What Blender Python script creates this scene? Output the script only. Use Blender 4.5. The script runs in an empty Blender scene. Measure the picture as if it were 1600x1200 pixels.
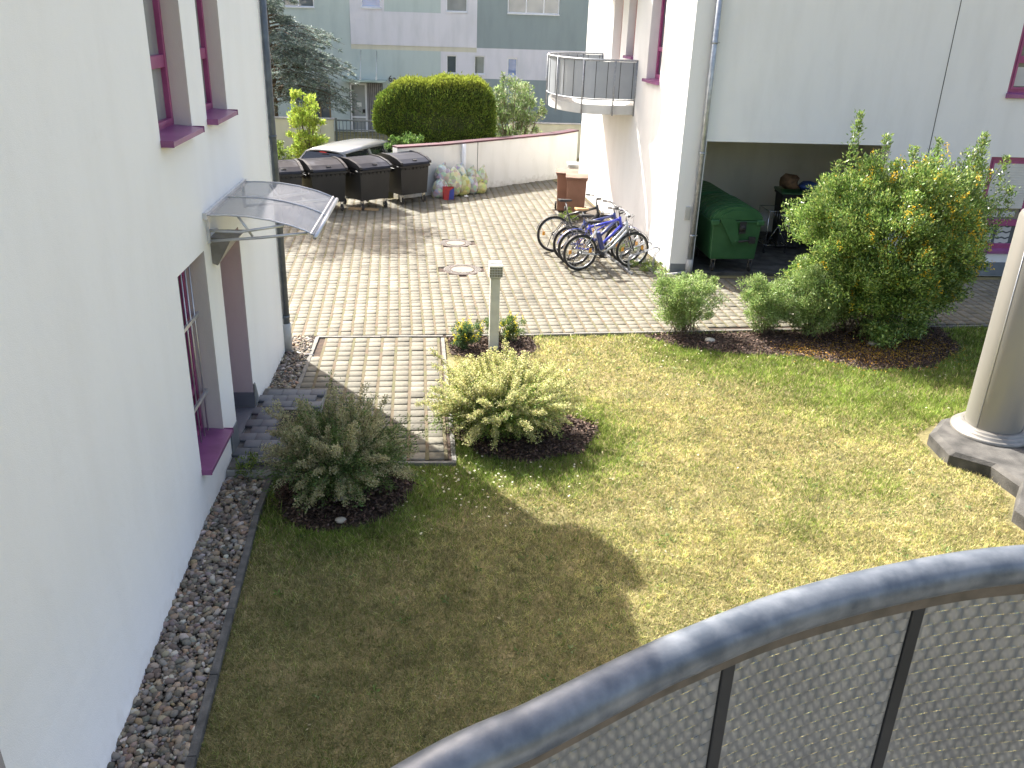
import bpy, math, random
import numpy as np
from mathutils import Vector, Matrix, Euler
random.seed(7); RNG = np.random.default_rng(7)
S = bpy.context.scene
COL = S.collection
PI = math.pi
rad = math.radians

# ------------------------------------------------------------------ camera
CAM_H = 4.5
F_PX = 1360.0
def _n(v): return v / np.linalg.norm(v)
_up = -_n(np.array([-108, -3150, -F_PX]))
_y = np.array([-100, 588, -F_PX]); _y = _n(_y - _up * _y.dot(_up))
_x = np.cross(_y, _up)
_M = np.array([_x, _y, _up])
cam_data = bpy.data.cameras.new('camera'); cam = bpy.data.objects.new('camera', cam_data); COL.objects.link(cam)
cam_data.sensor_width = 36; cam_data.lens = F_PX / 1600 * 36
cam_data.clip_start = 0.05; cam_data.clip_end = 2000
m = Matrix.Identity(4)
for i in range(3):
    for j in range(3): m[i][j] = _M[i, j]
m.translation = (0, 0, CAM_H)
cam.matrix_world = m
S.camera = cam

# ------------------------------------------------------------------ sky, sun, exposure
SUN_EL = rad(47); SUN_H = _n(np.array([-0.57, 0.82]))
w = bpy.data.worlds.new('World'); S.world = w; w.use_nodes = True
nt = w.node_tree
sky = nt.nodes.new('ShaderNodeTexSky'); sky.sky_type = 'NISHITA'; sky.sun_disc = False
sky.sun_elevation = SUN_EL; sky.sun_rotation = math.atan2(SUN_H[0], SUN_H[1])
sky.air_density = 1.0; sky.dust_density = 5.0; sky.ozone_density = 0.6
wb = nt.nodes.new('ShaderNodeMix'); wb.data_type = 'RGBA'; wb.blend_type = 'MULTIPLY'; wb.inputs[0].default_value = 1; wb.inputs[7].default_value = (1.06, 1.0, 0.945, 1)   # camera white balance for the open shade
nt.links.new(sky.outputs[0], wb.inputs[6]); nt.links.new(wb.outputs[2], nt.nodes['Background'].inputs[0])
nt.nodes['Background'].inputs[1].default_value = 0.142
sun = bpy.data.lights.new('sun', 'SUN'); sun.energy = 5.0; sun.angle = rad(0.53); sun.color = (1, 0.97, 0.91)
so = bpy.data.objects.new('sun', sun); COL.objects.link(so)
sdir = Vector((SUN_H[0] * math.cos(SUN_EL), SUN_H[1] * math.cos(SUN_EL), math.sin(SUN_EL)))
so.rotation_euler = sdir.to_track_quat('Z', 'Y').to_euler(); so.location = (-20, 30, 40)
S.view_settings.view_transform = 'Standard'; S.view_settings.look = 'None'
S.view_settings.exposure = 1.52; S.view_settings.gamma = 1
S.cycles.max_bounces = 8; S.cycles.diffuse_bounces = 5; S.cycles.transparent_max_bounces = 16
S.cycles.caustics_reflective = False; S.cycles.caustics_refractive = False

# ------------------------------------------------------------------ materials
def newmat(name):
    mt = bpy.data.materials.new(name); mt.use_nodes = True
    n = mt.node_tree.nodes; return mt, n, mt.node_tree.links, n['Principled BSDF']
def mat(name, c1, c2=None, scale=6, rough=0.6, metal=0, bump=0, bscale=None, detail=4, coords='Object', ramp=(0.35, 0.65), spec=None, coat=0, stretch=None):
    mt, n, l, p = newmat(name)
    p.inputs['Roughness'].default_value = rough; p.inputs['Metallic'].default_value = metal
    if spec is not None: p.inputs['Specular IOR Level'].default_value = spec
    if coat: p.inputs['Coat Weight'].default_value = coat
    tc = n.new('ShaderNodeTexCoord'); vec = tc.outputs[coords]
    if stretch:
        mp = n.new('ShaderNodeMapping'); mp.inputs['Scale'].default_value = stretch; l.new(vec, mp.inputs[0]); vec = mp.outputs[0]
    if c2 is None: p.inputs['Base Color'].default_value = (*c1, 1)
    else:
        t = n.new('ShaderNodeTexNoise'); t.inputs['Scale'].default_value = scale; t.inputs['Detail'].default_value = detail
        l.new(vec, t.inputs['Vector'])
        r = n.new('ShaderNodeValToRGB'); r.color_ramp.elements[0].position = ramp[0]; r.color_ramp.elements[1].position = ramp[1]
        r.color_ramp.elements[0].color = (*c1, 1); r.color_ramp.elements[1].color = (*c2, 1)
        l.new(t.outputs['Fac'], r.inputs[0]); l.new(r.outputs[0], p.inputs['Base Color'])
    if bump:
        t2 = n.new('ShaderNodeTexNoise'); t2.inputs['Scale'].default_value = bscale or scale * 6; t2.inputs['Detail'].default_value = 5
        l.new(vec, t2.inputs['Vector'])
        b = n.new('ShaderNodeBump'); b.inputs['Strength'].default_value = bump; b.inputs['Distance'].default_value = 0.01
        l.new(t2.outputs['Fac'], b.inputs['Height']); l.new(b.outputs[0], p.inputs['Normal'])
    return mt
def attr_mat(name, rough=0.55, translucent=0.0, spec=0.4, bump=0):
    """colour from the mesh's own colour attribute 'Col' (leaf, petal and stone colours)"""
    mt, n, l, p = newmat(name)
    a = n.new('ShaderNodeAttribute'); a.attribute_name = 'Col'
    l.new(a.outputs['Color'], p.inputs['Base Color'])
    p.inputs['Roughness'].default_value = rough; p.inputs['Specular IOR Level'].default_value = spec
    if bump:
        tc = n.new('ShaderNodeTexCoord'); t2 = n.new('ShaderNodeTexNoise'); t2.inputs['Scale'].default_value = 60; l.new(tc.outputs['Object'], t2.inputs[0])
        b = n.new('ShaderNodeBump'); b.inputs['Strength'].default_value = bump; b.inputs['Distance'].default_value = .01
        l.new(t2.outputs['Fac'], b.inputs['Height']); l.new(b.outputs[0], p.inputs['Normal'])
    if translucent:
        tr = n.new('ShaderNodeBsdfTranslucent'); l.new(a.outputs['Color'], tr.inputs['Color'])
        mx = n.new('ShaderNodeMixShader'); mx.inputs[0].default_value = translucent
        l.new(p.outputs[0], mx.inputs[1]); l.new(tr.outputs[0], mx.inputs[2])
        l.new(mx.outputs[0], n['Material Output'].inputs[0])
    return mt
def island_mat(name, cols, rough=0.85, bump=0.35, nscale=25, wear=(0.8, 1.1)):
    """every loose piece of the mesh (paver, chip) gets its own tone plus fine grain"""
    mt, n, l, p = newmat(name)
    g = n.new('ShaderNodeNewGeometry'); r = n.new('ShaderNodeValToRGB')
    el = r.color_ramp.elements
    while len(el) < len(cols): el.new(0.5)
    for i, c in enumerate(cols): el[i].position = i / (len(cols) - 1); el[i].color = (*c, 1)
    l.new(g.outputs['Random Per Island'], r.inputs[0])
    tc = n.new('ShaderNodeTexCoord'); t = n.new('ShaderNodeTexNoise'); t.inputs['Scale'].default_value = nscale; t.inputs['Detail'].default_value = 6
    l.new(tc.outputs['Object'], t.inputs[0])
    t3 = n.new('ShaderNodeTexNoise'); t3.inputs['Scale'].default_value = 0.9; t3.inputs['Detail'].default_value = 3
    l.new(tc.outputs['Object'], t3.inputs[0])
    ad = n.new('ShaderNodeMath'); ad.operation = 'ADD'; l.new(t.outputs['Fac'], ad.inputs[0]); l.new(t3.outputs['Fac'], ad.inputs[1])
    mr = n.new('ShaderNodeMapRange'); mr.inputs['From Min'].default_value = 0.6; mr.inputs['From Max'].default_value = 1.4
    mr.inputs['To Min'].default_value = wear[0]; mr.inputs['To Max'].default_value = wear[1]; l.new(ad.outputs[0], mr.inputs[0])
    vm = n.new('ShaderNodeVectorMath'); vm.operation = 'SCALE'; l.new(r.outputs[0], vm.inputs[0]); l.new(mr.outputs[0], vm.inputs['Scale'])
    l.new(vm.outputs[0], p.inputs['Base Color']); p.inputs['Roughness'].default_value = rough
    b = n.new('ShaderNodeBump'); b.inputs['Strength'].default_value = bump; b.inputs['Distance'].default_value = 0.006
    t2 = n.new('ShaderNodeTexNoise'); t2.inputs['Scale'].default_value = 120; l.new(tc.outputs['Object'], t2.inputs[0])
    l.new(t2.outputs['Fac'], b.inputs['Height']); l.new(b.outputs[0], p.inputs['Normal'])
    return mt
def plaster(name, base, stain, amount=0.25):
    """rendered wall: fine grain, faint vertical weather streaks and patches"""
    mt, n, l, p = newmat(name)
    tc = n.new('ShaderNodeTexCoord')
    mp = n.new('ShaderNodeMapping'); mp.inputs['Scale'].default_value = (1.6, 1.6, 0.35); l.new(tc.outputs['Object'], mp.inputs[0])
    t = n.new('ShaderNodeTexNoise'); t.inputs['Scale'].default_value = 1.7; t.inputs['Detail'].default_value = 7; l.new(mp.outputs[0], t.inputs[0])
    mr = n.new('ShaderNodeMapRange'); mr.inputs['From Min'].default_value = 0.45; mr.inputs['From Max'].default_value = 0.8
    mr.inputs['To Max'].default_value = amount; l.new(t.outputs['Fac'], mr.inputs[0])
    mx = n.new('ShaderNodeMix'); mx.data_type = 'RGBA'; mx.inputs[6].default_value = (*base, 1); mx.inputs[7].default_value = (*stain, 1)
    sx = n.new('ShaderNodeSeparateXYZ'); l.new(tc.outputs['Object'], sx.inputs[0])
    tn = n.new('ShaderNodeTexNoise'); tn.inputs['Scale'].default_value = 9; tn.inputs['Detail'].default_value = 8; l.new(tc.outputs['Object'], tn.inputs[0])
    m1 = n.new('ShaderNodeMath'); m1.operation = 'MULTIPLY_ADD'; m1.inputs[1].default_value = .5; l.new(tn.outputs['Fac'], m1.inputs[0]); m1.inputs[2].default_value = -.14
    m2 = n.new('ShaderNodeMath'); m2.operation = 'SUBTRACT'; l.new(m1.outputs[0], m2.inputs[0]); l.new(sx.outputs[2], m2.inputs[1])      # ragged splash line 0.05-0.2 m above the foot
    m3 = n.new('ShaderNodeMapRange'); m3.inputs['From Min'].default_value = -.03; m3.inputs['From Max'].default_value = .14; m3.inputs['To Max'].default_value = .6; l.new(m2.outputs[0], m3.inputs[0])
    sp = n.new('ShaderNodeTexNoise'); sp.inputs['Scale'].default_value = 2.3; sp.inputs['Detail'].default_value = 12; sp.inputs['Roughness'].default_value = .75; l.new(tc.outputs['Object'], sp.inputs[0])
    m4 = n.new('ShaderNodeMapRange'); m4.inputs['From Min'].default_value = .60; m4.inputs['From Max'].default_value = .74; m4.inputs['To Max'].default_value = .35; l.new(sp.outputs['Fac'], m4.inputs[0])
    m5 = n.new('ShaderNodeMath'); m5.operation = 'ADD'; m5.use_clamp = True; l.new(mr.outputs[0], m5.inputs[0]); l.new(m4.outputs[0], m5.inputs[1])
    m6 = n.new('ShaderNodeMath'); m6.operation = 'ADD'; m6.use_clamp = True; l.new(m5.outputs[0], m6.inputs[0]); l.new(m3.outputs[0], m6.inputs[1])
    l.new(m6.outputs[0], mx.inputs[0]); l.new(mx.outputs[2], p.inputs['Base Color'])
    p.inputs['Roughness'].default_value = 0.92; p.inputs['Specular IOR Level'].default_value = 0.2
    t2 = n.new('ShaderNodeTexNoise'); t2.inputs['Scale'].default_value = 140; t2.inputs['Detail'].default_value = 4; l.new(tc.outputs['Object'], t2.inputs[0])
    t3 = n.new('ShaderNodeTexNoise'); t3.inputs['Scale'].default_value = 5; t3.inputs['Detail'].default_value = 3; l.new(tc.outputs['Object'], t3.inputs[0])
    b = n.new('ShaderNodeBump'); b.inputs['Strength'].default_value = 0.5; b.inputs['Distance'].default_value = 0.004; l.new(t2.outputs['Fac'], b.inputs['Height'])
    b2 = n.new('ShaderNodeBump'); b2.inputs['Strength'].default_value = 0.25; b2.inputs['Distance'].default_value = 0.02; l.new(t3.outputs['Fac'], b2.inputs['Height'])
    l.new(b.outputs[0], b2.inputs['Normal']); l.new(b2.outputs[0], p.inputs['Normal'])
    return mt
def glass(name, tint=(0.05, 0.06, 0.07), rough=0.04):
    mt, n, l, p = newmat(name)
    tc = n.new('ShaderNodeTexCoord'); t = n.new('ShaderNodeTexNoise'); t.inputs['Scale'].default_value = 1.5; l.new(tc.outputs['Object'], t.inputs[0])
    r = n.new('ShaderNodeValToRGB'); r.color_ramp.elements[0].color = (*tint, 1); r.color_ramp.elements[1].color = (*[min(1, c * 2.4) for c in tint], 1)
    l.new(t.outputs['Fac'], r.inputs[0]); l.new(r.outputs[0], p.inputs['Base Color'])
    p.inputs['Roughness'].default_value = rough; p.inputs['Specular IOR Level'].default_value = 0.8
    return mt
def clear_mat(name, col, alpha, rough=0.15):
    mt, n, l, p = newmat(name)
    p.inputs['Base Color'].default_value = (*col, 1); p.inputs['Roughness'].default_value = rough
    tr = n.new('ShaderNodeBsdfTransparent'); tr.inputs[0].default_value = (*[min(1, .35 + c * .65) for c in col], 1); mx = n.new('ShaderNodeMixShader'); mx.inputs[0].default_value = alpha
    tc = n.new('ShaderNodeTexCoord'); t = n.new('ShaderNodeTexNoise'); t.inputs['Scale'].default_value = 4; l.new(tc.outputs['Object'], t.inputs[0])
    mr = n.new('ShaderNodeMapRange'); mr.inputs['To Min'].default_value = alpha - .08; mr.inputs['To Max'].default_value = alpha + .08
    l.new(t.outputs['Fac'], mr.inputs[0]); l.new(mr.outputs[0], mx.inputs[0])
    l.new(tr.outputs[0], mx.inputs[1]); l.new(p.outputs[0], mx.inputs[2]); l.new(mx.outputs[0], n['Material Output'].inputs[0])
    return mt

M = {}
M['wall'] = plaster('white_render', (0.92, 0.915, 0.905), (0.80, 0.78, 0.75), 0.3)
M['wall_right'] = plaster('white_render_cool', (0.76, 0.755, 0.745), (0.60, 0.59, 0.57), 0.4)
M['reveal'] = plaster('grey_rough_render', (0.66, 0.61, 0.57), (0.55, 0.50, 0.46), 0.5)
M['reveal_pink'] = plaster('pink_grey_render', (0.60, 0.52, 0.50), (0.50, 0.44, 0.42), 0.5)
M['garage'] = plaster('garage_render', (0.80, 0.77, 0.70), (0.6, 0.57, 0.5), 0.5)
M['garden_wall'] = plaster('garden_wall_render', (0.76, 0.75, 0.72), (0.50, 0.48, 0.43), 0.5)
M['cream_wall'] = plaster('cream_render', (0.60, 0.58, 0.48), (0.40, 0.38, 0.32), 0.5)
M['lav'] = plaster('lavender_grey_render', (0.66, 0.65, 0.70), (0.50, 0.51, 0.54), 0.7)
M['green_grey'] = plaster('green_grey_render', (0.47, 0.54, 0.53), (0.38, 0.44, 0.44), 0.7)
M['teal_grey'] = plaster('teal_grey_render', (0.27, 0.32, 0.33), (0.22, 0.26, 0.27), 0.7)
M['purple'] = mat('purple_paint', (0.25, 0.04, 0.14), (0.32, 0.07, 0.19), 5, 0.38)
M['purple_sill'] = mat('purple_sill_metal', (0.20, 0.06, 0.16), (0.27, 0.09, 0.22), 4, 0.35, bump=.05)
M['coping'] = mat('maroon_coping', (0.09, 0.02, 0.035), (0.05, 0.02, 0.03), 3, 0.6)
M['redbrown'] = mat('red_brown_wood', (0.35, 0.05, 0.03), (0.25, 0.03, 0.02), 5, .4)
M['glass'] = glass('window_glass'); M['glass_blue'] = glass('blue_window_glass', (0.05, 0.10, 0.22)); M['glass_grey'] = glass('curtained_glass', (0.16, 0.17, 0.17), .1)
M['white_frame'] = mat('white_plastic_frame', (0.72, 0.73, 0.76), (0.66, 0.67, 0.7), 8, 0.35)
M['zinc'] = mat('zinc_pipe', (0.085, 0.10, 0.12), (0.13, 0.15, 0.17), 9, 0.45, 0.4, bump=.06)
M['zinc_light'] = mat('galvanised_pipe', (0.30, 0.32, 0.34), (0.45, 0.47, 0.49), 14, 0.38, 0.65, bump=.06)
M['galv'] = mat('galvanised_steel', (0.25, 0.265, 0.285), (0.36, 0.375, 0.40), 22, 0.45, 0.5, bump=.08, detail=6)
M['rail_steel'] = mat('hot_dip_galvanised_tube', (0.095, 0.112, 0.135), (0.20, 0.218, 0.24), 30, 0.42, 0.45, bump=.14, bscale=30, detail=8)
M['panel'] = mat('woven_steel_sheet', (0.20, 0.20, 0.195), (0.25, 0.25, 0.24), 9, 0.40, 0.35, bump=.05)
M['dark_steel'] = mat('dark_steel', (0.010, 0.011, 0.012), (0.02, 0.021, 0.023), 8, 0.6, 0.1)
M['alu'] = mat('brushed_aluminium', (0.55, 0.56, 0.58), (0.66, 0.67, 0.69), 10, 0.35, 0.7)
M['grey_plastic'] = mat('grey_plastic_pipe', (0.45, 0.45, 0.44), (0.36, 0.36, 0.35), 6, .6)
M['concrete'] = mat('weathered_concrete', (0.30, 0.29, 0.27), (0.42, 0.41, 0.38), 7, 0.9, bump=.5, bscale=60)
M['kerb_grey'] = mat('grey_kerb_stone', (0.14, 0.135, 0.12), (0.21, 0.20, 0.18), 7, 0.9, bump=.5, bscale=60)
M['dark_concrete'] = mat('dark_old_concrete', (0.04, 0.039, 0.036), (0.10, 0.096, 0.088), 5, 0.92, bump=.6, bscale=70, detail=8)
M['kerb_dark'] = mat('mossy_dark_kerb', (0.06, 0.06, 0.058), (0.13, 0.125, 0.115), 9, 0.92, bump=.6, bscale=70, detail=8)
M['plinth'] = mat('grey_plinth_sheet', (0.15, 0.17, 0.19), (0.20, 0.22, 0.24), 3, 0.5, 0.2)
M['paver'] = island_mat('concrete_pavers', [(0.115, 0.107, 0.083), (0.15, 0.14, 0.108), (0.18, 0.167, 0.13), (0.137, 0.128, 0.10), (0.205, 0.19, 0.15)], wear=(.66, 1.2))
M['paver_dark'] = island_mat('anthracite_pavers', [(0.12, 0.13, 0.145), (0.155, 0.165, 0.18), (0.10, 0.11, 0.12)])
M['chips'] = island_mat('bark_mulch_chips', [(0.035, 0.02, 0.015), (0.09, 0.05, 0.035), (0.05, 0.03, 0.022), (0.17, 0.10, 0.07), (0.06, 0.035, 0.03)], .9)
M['soil'] = mat('dark_soil', (0.03, 0.02, 0.015), (0.07, 0.045, 0.03), 14, .95, bump=.8, bscale=50)
M['joint'] = mat('joint_grit_and_moss', (0.13, 0.095, 0.065), (0.10, 0.10, 0.045), 3.5, .95, bump=.8, bscale=90, detail=8)
M['gravel_soil'] = mat('gravel_bed', (0.06, 0.05, 0.04), (0.12, 0.10, 0.08), 30, .95, bump=.8, bscale=80)
M['leaf'] = attr_mat('leaf', .5, .35); M['leaf_gloss'] = attr_mat('glossy_leaf', .36, .28, .6); M['petal'] = attr_mat('petal', .7, .35, .2)
M['blade'] = attr_mat('grass_blade', .6, .3, .3); M['pebble'] = attr_mat('river_pebble', .75, 0, .35, bump=.15)
M['bark'] = mat('shrub_bark', (0.10, 0.075, 0.05), (0.16, 0.12, 0.085), 20, .9, bump=.4)
M['black_plastic'] = mat('black_container_plastic', (0.009, 0.010, 0.012), (0.016, 0.017, 0.019), 2.5, 0.42, bump=.04, bscale=8)
M['black_lid'] = mat('dark_grey_lid_plastic', (0.013, 0.016, 0.026), (0.024, 0.028, 0.042), 2, 0.45, spec=.18, bump=.05, bscale=5)
M['rubber'] = mat('black_rubber', (0.012, 0.012, 0.013), (0.025, 0.025, 0.025), 20, .7)
M['green_plastic'] = mat('green_container_plastic', (0.02, 0.085, 0.03), (0.035, 0.115, 0.045), 3, .4, bump=.04, bscale=8)
M['brown_plastic'] = mat('brown_bin_plastic', (0.20, 0.095, 0.06), (0.26, 0.13, 0.085), 3, .5)
M['brown_lid'] = mat('faded_brown_lid', (0.20, 0.115, 0.08), (0.27, 0.17, 0.12), 5, .55)
M['white_paint'] = mat('off_white_metal', (0.60, 0.60, 0.55), (0.50, 0.50, 0.46), 6, .45)
M['sticker'] = mat('white_sticker', (0.7, 0.7, 0.68), (0.6, 0.6, 0.58), 9, .5)
M['orange'] = mat('orange_reflector', (0.75, 0.30, 0.03), (0.8, 0.38, 0.05), 9, .3)
M['chrome'] = mat('silver_metal', (0.6, 0.6, 0.6), (0.5, 0.5, 0.5), 9, .22, .9)
M['bike_black'] = mat('black_frame_paint', (0.015, 0.015, 0.017), (0.025, 0.025, 0.027), 9, .3, coat=.5)
M['bike_blue'] = mat('blue_frame_paint', (0.03, 0.04, 0.42), (0.04, 0.06, 0.50), 9, .25, coat=.6)
M['bike_navy'] = mat('navy_frame_paint', (0.02, 0.035, 0.16), (0.03, 0.05, 0.2), 9, .3, coat=.5)
M['bike_silver'] = mat('silver_white_frame_paint', (0.36, 0.38, 0.40), (0.45, 0.47, 0.49), 9, .28, .3, coat=.5)
M['leather'] = mat('tan_saddle_cover', (0.38, 0.22, 0.09), (0.45, 0.28, 0.12), 9, .6)
M['car_paint'] = mat('silver_car_paint', (0.22, 0.225, 0.225), (0.26, 0.265, 0.265), 2, .35, .4, coat=.8)
M['car_glass'] = glass('car_glass', (0.008, 0.009, 0.012), .05); M['light_red'] = mat('tail_light', (0.4, 0.02, 0.02), None, rough=.2)
M['paper'] = mat('brown_paper', (0.20, 0.12, 0.07), (0.10, 0.06, 0.035), 12, .85, bump=.4, bscale=20)
M['blue_bag'] = mat('blue_bag', (0.02, 0.05, 0.2), (0.03, 0.08, 0.28), 12, .4, bump=.5, bscale=14)
M['shutter'] = mat('shutter_slats', (0.62, 0.62, 0.6), (0.56, 0.56, 0.54), 3, .5)
M['column'] = mat('column_metal_cladding', (0.25, 0.245, 0.225), (0.31, 0.30, 0.275), 1.6, 0.42, 0.4, bump=.03, bscale=4, stretch=(1, 1, .12))
M['wood'] = mat('weathered_timber', (0.28, 0.2, 0.11), (0.2, 0.14, 0.08), 6, .85, stretch=(8, 1, 8))
M['stone'] = mat('pale_field_stone', (0.42, 0.37, 0.30), (0.55, 0.50, 0.42), 9, .85, bump=.4, bscale=30)
M['letter'] = mat('black_lettering', (0.03, 0.03, 0.03), None, rough=.5)
M['slats'] = mat('grey_slat_paint', (.22, .21, .22), (.3, .29, .3), 5, .6)
M['dull_steel'] = mat('dull_steel_sheet', (.20, .19, .17), (.27, .26, .24), 9, .45, .4)
M['roof'] = mat('roof_sheet', (0.22, 0.21, 0.2), (0.3, 0.28, 0.27), 3, .7)
M['slab'] = mat('light_concrete_slab', (0.55, 0.55, 0.53), (0.48, 0.48, 0.46), 4, .8, bump=.1)
M['curtain'] = mat('window_film_pattern', (0.45, 0.45, 0.45), (0.5, 0.5, 0.5), 4, .7)

# ------------------------------------------------------------------ mesh helpers
class MB:
    def __init__(s): s.v = []; s.f = []; s.m = []; s.sm = []; s.T = Matrix.Identity(4)
    def add(s, vs, fs, mi=0, smooth=False):
        k = len(s.v); s.v += [tuple(s.T @ Vector(v)) for v in vs]
        s.f += [tuple(i + k for i in f) for f in fs]; s.m += [mi] * len(fs); s.sm += [smooth] * len(fs); return s
    def box(s, c, d, rot=None, mi=0, taper=(1, 1)):
        hx, hy, hz = d[0] / 2, d[1] / 2, d[2] / 2
        R = Euler(rot).to_matrix() if rot else Matrix.Identity(3)
        vs = []
        for z in (-1, 1):
            tx, ty = (taper if z < 0 else (1, 1))
            for x, y in ((-1, -1), (1, -1), (1, 1), (-1, 1)):
                vs.append(Vector(c) + R @ Vector((x * hx * tx, y * hy * ty, z * hz)))
        return s.add(vs, [(0, 3, 2, 1), (4, 5, 6, 7), (0, 1, 5, 4), (1, 2, 6, 5), (2, 3, 7, 6), (3, 0, 4, 7)], mi)
    def bb(s, x0, x1, y0, y1, z0, z1, mi=0): return s.box(((x0 + x1) / 2, (y0 + y1) / 2, (z0 + z1) / 2), (x1 - x0, y1 - y0, z1 - z0), mi=mi)
    def quad(s, *p, mi=0): return s.add(p, [tuple(range(len(p)))], mi)
    def tube(s, pts, r, n=8, caps=True, mi=0, closed=False, smooth=True, flat=None):
        pts = [Vector(p) for p in pts]; N = len(pts); rs = r if hasattr(r, '__len__') else [r] * N
        vs = []; prev = None
        for i, p in enumerate(pts):
            if closed: t = pts[(i + 1) % N] - pts[i - 1]
            else: t = pts[min(i + 1, N - 1)] - pts[max(i - 1, 0)]
            t = t.normalized() if t.length > 1e-9 else Vector((0, 0, 1))
            if prev is None:
                a = Vector((0, 0, 1)) if abs(t.z) < .9 else Vector((1, 0, 0)); u = t.cross(a).normalized()
            else:
                u = prev - t * prev.dot(t); u = u.normalized() if u.length > 1e-6 else t.orthogonal().normalized()
            prev = u; v = t.cross(u)
            for k in range(n):
                a = 2 * PI * k / n; vs.append(p + (u * math.cos(a) + v * math.sin(a)) * rs[i])
        fs = []
        for i in range(N if closed else N - 1):
            for k in range(n):
                a, b = i * n + k, i * n + (k + 1) % n; c, d = ((i + 1) % N) * n + (k + 1) % n, ((i + 1) % N) * n + k
                fs.append((a, b, c, d))
        if caps and not closed: fs += [tuple(reversed(range(n))), tuple(range((N - 1) * n, N * n))]
        return s.add(vs, fs, mi, smooth)
    def lathe(s, prof, n=24, c=(0, 0, 0), axis='z', mi=0, smooth=True, caps=True):
        vs = []
        for (r, z) in prof:
            for k in range(n):
                a = 2 * PI * k / n; x, y = r * math.cos(a), r * math.sin(a)
                p = (x, y, z) if axis == 'z' else ((x, z, y) if axis == 'y' else (z, x, y))
                vs.append((c[0] + p[0], c[1] + p[1], c[2] + p[2]))
        fs = []
        for i in range(len(prof) - 1):
            for k in range(n): fs.append((i * n + k, i * n + (k + 1) % n, (i + 1) * n + (k + 1) % n, (i + 1) * n + k))
        if caps: fs += [tuple(reversed(range(n))), tuple(range((len(prof) - 1) * n, len(prof) * n))]
        return s.add(vs, fs, mi, smooth)
    def torus(s, c, R, r, axis='y', n=40, k=10, mi=0):
        pts = []
        for i in range(n):
            a = 2 * PI * i / n; x, y = R * math.cos(a), R * math.sin(a)
            p = (x, y, 0) if axis == 'z' else ((x, 0, y) if axis == 'y' else (0, x, y))
            pts.append((c[0] + p[0], c[1] + p[1], c[2] + p[2]))
        return s.tube(pts, r, k, closed=True, mi=mi)
    def prism(s, poly, z0, z1, mi=0):
        n = len(poly)
        vs = [(x, y, z0) for x, y in poly] + [(x, y, z1) for x, y in poly]
        fs = [tuple(reversed(range(n))), tuple(range(n, 2 * n))] + [(i, (i + 1) % n, n + (i + 1) % n, n + i) for i in range(n)]
        return s.add(vs, fs, mi)
    def prism_y(s, poly, y0, y1, mi=0, smooth=False):      # polygon in x,z swept along y
        n = len(poly)
        vs = [(x, y0, z) for x, z in poly] + [(x, y1, z) for x, z in poly]
        s.add(vs, [tuple(range(n)), tuple(reversed(range(n, 2 * n)))], mi)
        return s.add(vs, [((i + 1) % n, i, n + i, n + (i + 1) % n) for i in range(n)], mi, smooth)
    def prism_x(s, poly, x0, x1, mi=0, smooth=False):
        n = len(poly)
        vs = [(x0, y, z) for y, z in poly] + [(x1, y, z) for y, z in poly]
        s.add(vs, [tuple(reversed(range(n))), tuple(range(n, 2 * n))], mi)
        return s.add(vs, [(i, (i + 1) % n, n + (i + 1) % n, n + i) for i in range(n)], mi, smooth)
    def build(s, name, mats, parent=None, label=None, bevel=0, kind=None):
        me = bpy.data.meshes.new(name); me.from_pydata(s.v, [], s.f)
        mats = mats if isinstance(mats, (list, tuple)) else [mats]
        for mm in mats: me.materials.append(M[mm] if isinstance(mm, str) else mm)
        me.polygons.foreach_set('material_index', s.m); me.polygons.foreach_set('use_smooth', s.sm); me.update()
        o = bpy.data.objects.new(name, me); COL.objects.link(o)
        if parent: o.parent = parent
        if label: o['label'] = label
        if kind: o['kind'] = kind
        if bevel:
            b = o.modifiers.new('bevel', 'BEVEL'); b.width = bevel; b.segments = 2; b.limit_method = 'ANGLE'; b.angle_limit = rad(40)
        return o
def npmesh(name, V, Fq, matname, parent=None, colors=None, kind=None, smooth=False):
    """fast mesh from arrays: V (n,3), Fq (m,k); colors (n,3)"""
    me = bpy.data.meshes.new(name); V = np.asarray(V, np.float32); Fq = np.asarray(Fq, np.int32)
    me.vertices.add(len(V)); me.vertices.foreach_set('co', V.ravel())
    k = Fq.shape[1]; me.loops.add(Fq.size); me.loops.foreach_set('vertex_index', Fq.ravel())
    me.polygons.add(len(Fq)); me.polygons.foreach_set('loop_start', np.arange(0, Fq.size, k, dtype=np.int32))
    try: me.polygons.foreach_set('loop_total', np.full(len(Fq), k, np.int32))
    except Exception: pass
    me.update(calc_edges=True); me.validate()
    if smooth: me.polygons.foreach_set('use_smooth', np.ones(len(Fq), bool))
    if colors is not None:
        a = me.color_attributes.new('Col', 'FLOAT_COLOR', 'POINT'); c = np.ones((len(V), 4), np.float32); c[:, :3] = colors; a.data.foreach_set('color', c.ravel())
    me.materials.append(M[matname] if isinstance(matname, str) else matname)
    o = bpy.data.objects.new(name, me); COL.objects.link(o)
    if parent: o.parent = parent
    if kind: o['kind'] = kind
    return o
def thing(name, label, cat, loc=(0, 0, 0), rz=0, group=None):
    o = bpy.data.objects.new(name, None); COL.objects.link(o); o.empty_display_size = .2
    o.location = loc; o.rotation_euler = (0, 0, rz); return tag(o, label, cat, group)
def tag(o, label=None, cat=None, group=None, kind=None):
    if label: o['label'] = label
    if cat: o['category'] = cat
    if group: o['group'] = group
    if kind: o['kind'] = kind
    return o
def copy_tree(o, parent=None):
    c = o.copy(); COL.objects.link(c)
    if parent: c.parent = parent
    for ch in [x for x in KIDS.get(o.name, [])]: copy_tree(ch, c)
    return c
KIDS = {}
def index_kids():
    KIDS.clear()
    for o in COL.objects:
        if o.parent: KIDS.setdefault(o.parent.name, []).append(o)
def structure(o): o['kind'] = 'structure'; return o

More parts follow.
